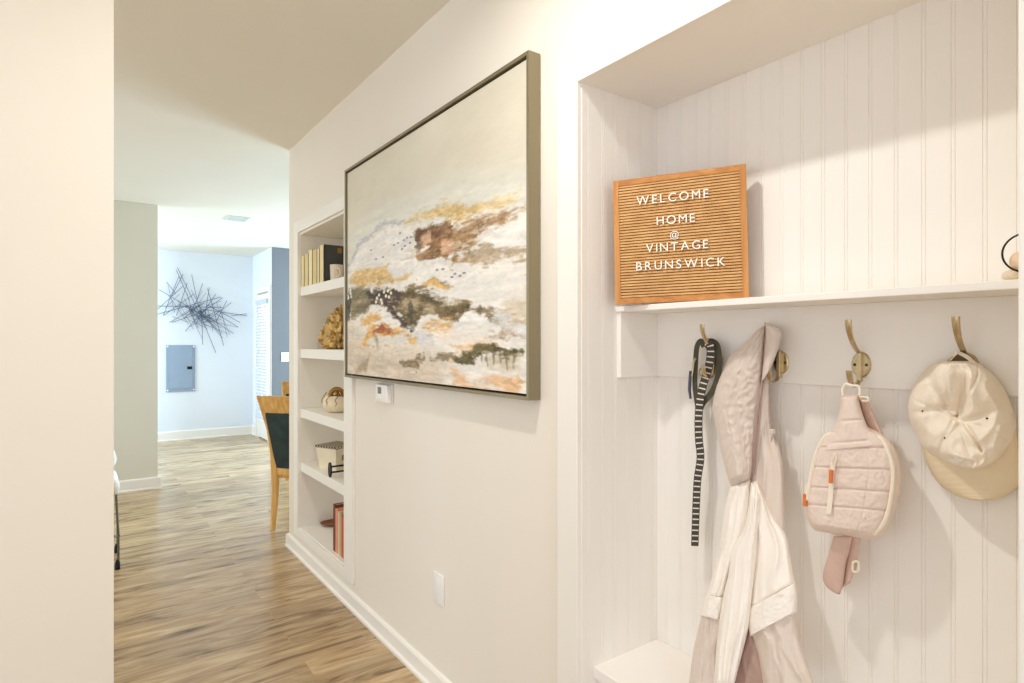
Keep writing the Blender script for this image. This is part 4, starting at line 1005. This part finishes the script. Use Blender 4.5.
# stitched white three-leaf mark
lm = MB()
for ang_, l_ in ((-90, 10), (-140, 9), (-40, 9)):
    a = math.radians(ang_ - 8); cx_, cy_ = 957, 463
    ring_ = []
    for k in range(16):
        t = 2 * math.pi * k / 16; lx = l_ * .5 + l_ * .5 * math.cos(t); ly = 2.4 * math.sin(t)
        ring_.append(cap_pt(cx_ + lx * math.cos(a) - ly * math.sin(a), cy_ + (lx * math.sin(a) + ly * math.cos(a)) * .8, .002))
    lm.prism(ring_, (EYEP - ring_[0]).normalized() * .0008)
obj('embroidered_mark', lm, M['white'], cp)['label'] = 'small white three leaf mark'
# strap of the rear opening looped over the hook
def ccord(px, r, t, m_, name, lab=None):
    c = along(px, 40); o_ = obj(name, MB().tube([toward(at(q.x, q.y, X=XK), t) for q in c], r, 8, flat=.5), m_, cp, smooth=True)
    if lab: o_['label'] = lab
ccord([(942, 368), (949, 360.5), (957, 352)], .004, .030, M['cap'], 'back_strap')
ccord([(957, 352), (967, 357), (979, 367)], .004, .024, M['cap'], 'back_strap')
ccord([(945, 364), (949, 360.5), (953, 357)], .003, .036, M['nickel'], 'strap_buckle', 'dull metal strap buckle')
obj('opening', soft([(957, 352.5), (951, 359), (945, 366), (946, 369)], [(958, 352.5), (966, 357.5), (976, 366), (975, 369)], XK, .016, .002, None, nr=14, nc=16, p=.3), M['inside'], cp)['label'] = 'shaded rear opening'

# ------------------------------------------------------------------ light
def area(name, loc, rot, size, sy, power, col, shape='RECTANGLE', spread=180):
    l = bpy.data.lights.new(name, 'AREA'); l.shape = shape; l.size = size
    if shape == 'RECTANGLE': l.size_y = sy
    l.energy = power; l.color = col; l.spread = math.radians(spread)
    o_ = bpy.data.objects.new(name, l); COL.objects.link(o_); o_.location = loc; o_.rotation_euler = rot
    return o_
WARM = (1.0, .98, .93)
area('hall_downlight', (.46, 1.08, CEIL - .012), (0, 0, 0), .075, 0, 10.2, WARM, 'DISK', 168)
area('rear_hall_fill', (.30, -1.3, CEIL - .012), (0, 0, 0), .13, 0, 10, (1, .98, .97), 'DISK')  # unseen fill lamp added behind the camera to lift the near hall
area('far_hall_fill', (-.6, 4.2, CEIL - .012), (0, 0, 0), .13, 0, 7, (1, .96, .9), 'DISK')  # added fill, out of view, brightening the far end of the hall
COOL = (.60, .83, 1.0)
area('dining_window_light', (4.7, 6.4, 1.45), (0, math.radians(90), 0), 1.6, 2.3, 222, COOL)
area('nook_fill_light', (-1.35, 8.2, 1.5), (0, math.radians(-90), 0), 1.5, 1.6, 46, (.70, .85, 1.0))  # added cool fill by the closed left wall, brightens the nook
area('foyer_fill_light', (-2.9, 4.6, 1.5), (0, math.radians(-90), 0), 1.5, 1.4, 13, (.85, .95, 1.0))  # made-up daylight source, added to lift hall ceiling and foyer

wd_ = bpy.data.worlds.new('World'); SC.world = wd_; wd_.use_nodes = True
bg = wd_.node_tree.nodes['Background']; bg.inputs['Color'].default_value = (.93, .985, 1.07, 1); bg.inputs['Strength'].default_value = 1.13

# ------------------------------------------------------------------ camera
cam = bpy.data.cameras.new('camera'); cam.sensor_width = 36; cam.lens = 36 * FPX / 1024; cam.shift_y = 1.5 / 1024; cam.clip_start = .02
co_ = bpy.data.objects.new('camera', cam); COL.objects.link(co_); co_.location = (0, 0, EYE); co_.rotation_euler = (math.pi / 2, 0, -TH)
SC.camera = co_
SC.view_settings.view_transform = 'Standard'
try: SC.view_settings.look = 'None'
except Exception: pass
SC.view_settings.gamma = 1; SC.view_settings.exposure = 0.38; SC.view_settings.use_curve_mapping = False
try:
    SC.cycles.use_denoising = True; SC.cycles.max_bounces = 10; SC.cycles.diffuse_bounces = 8; SC.cycles.sample_clamp_indirect = 4
except Exception: pass
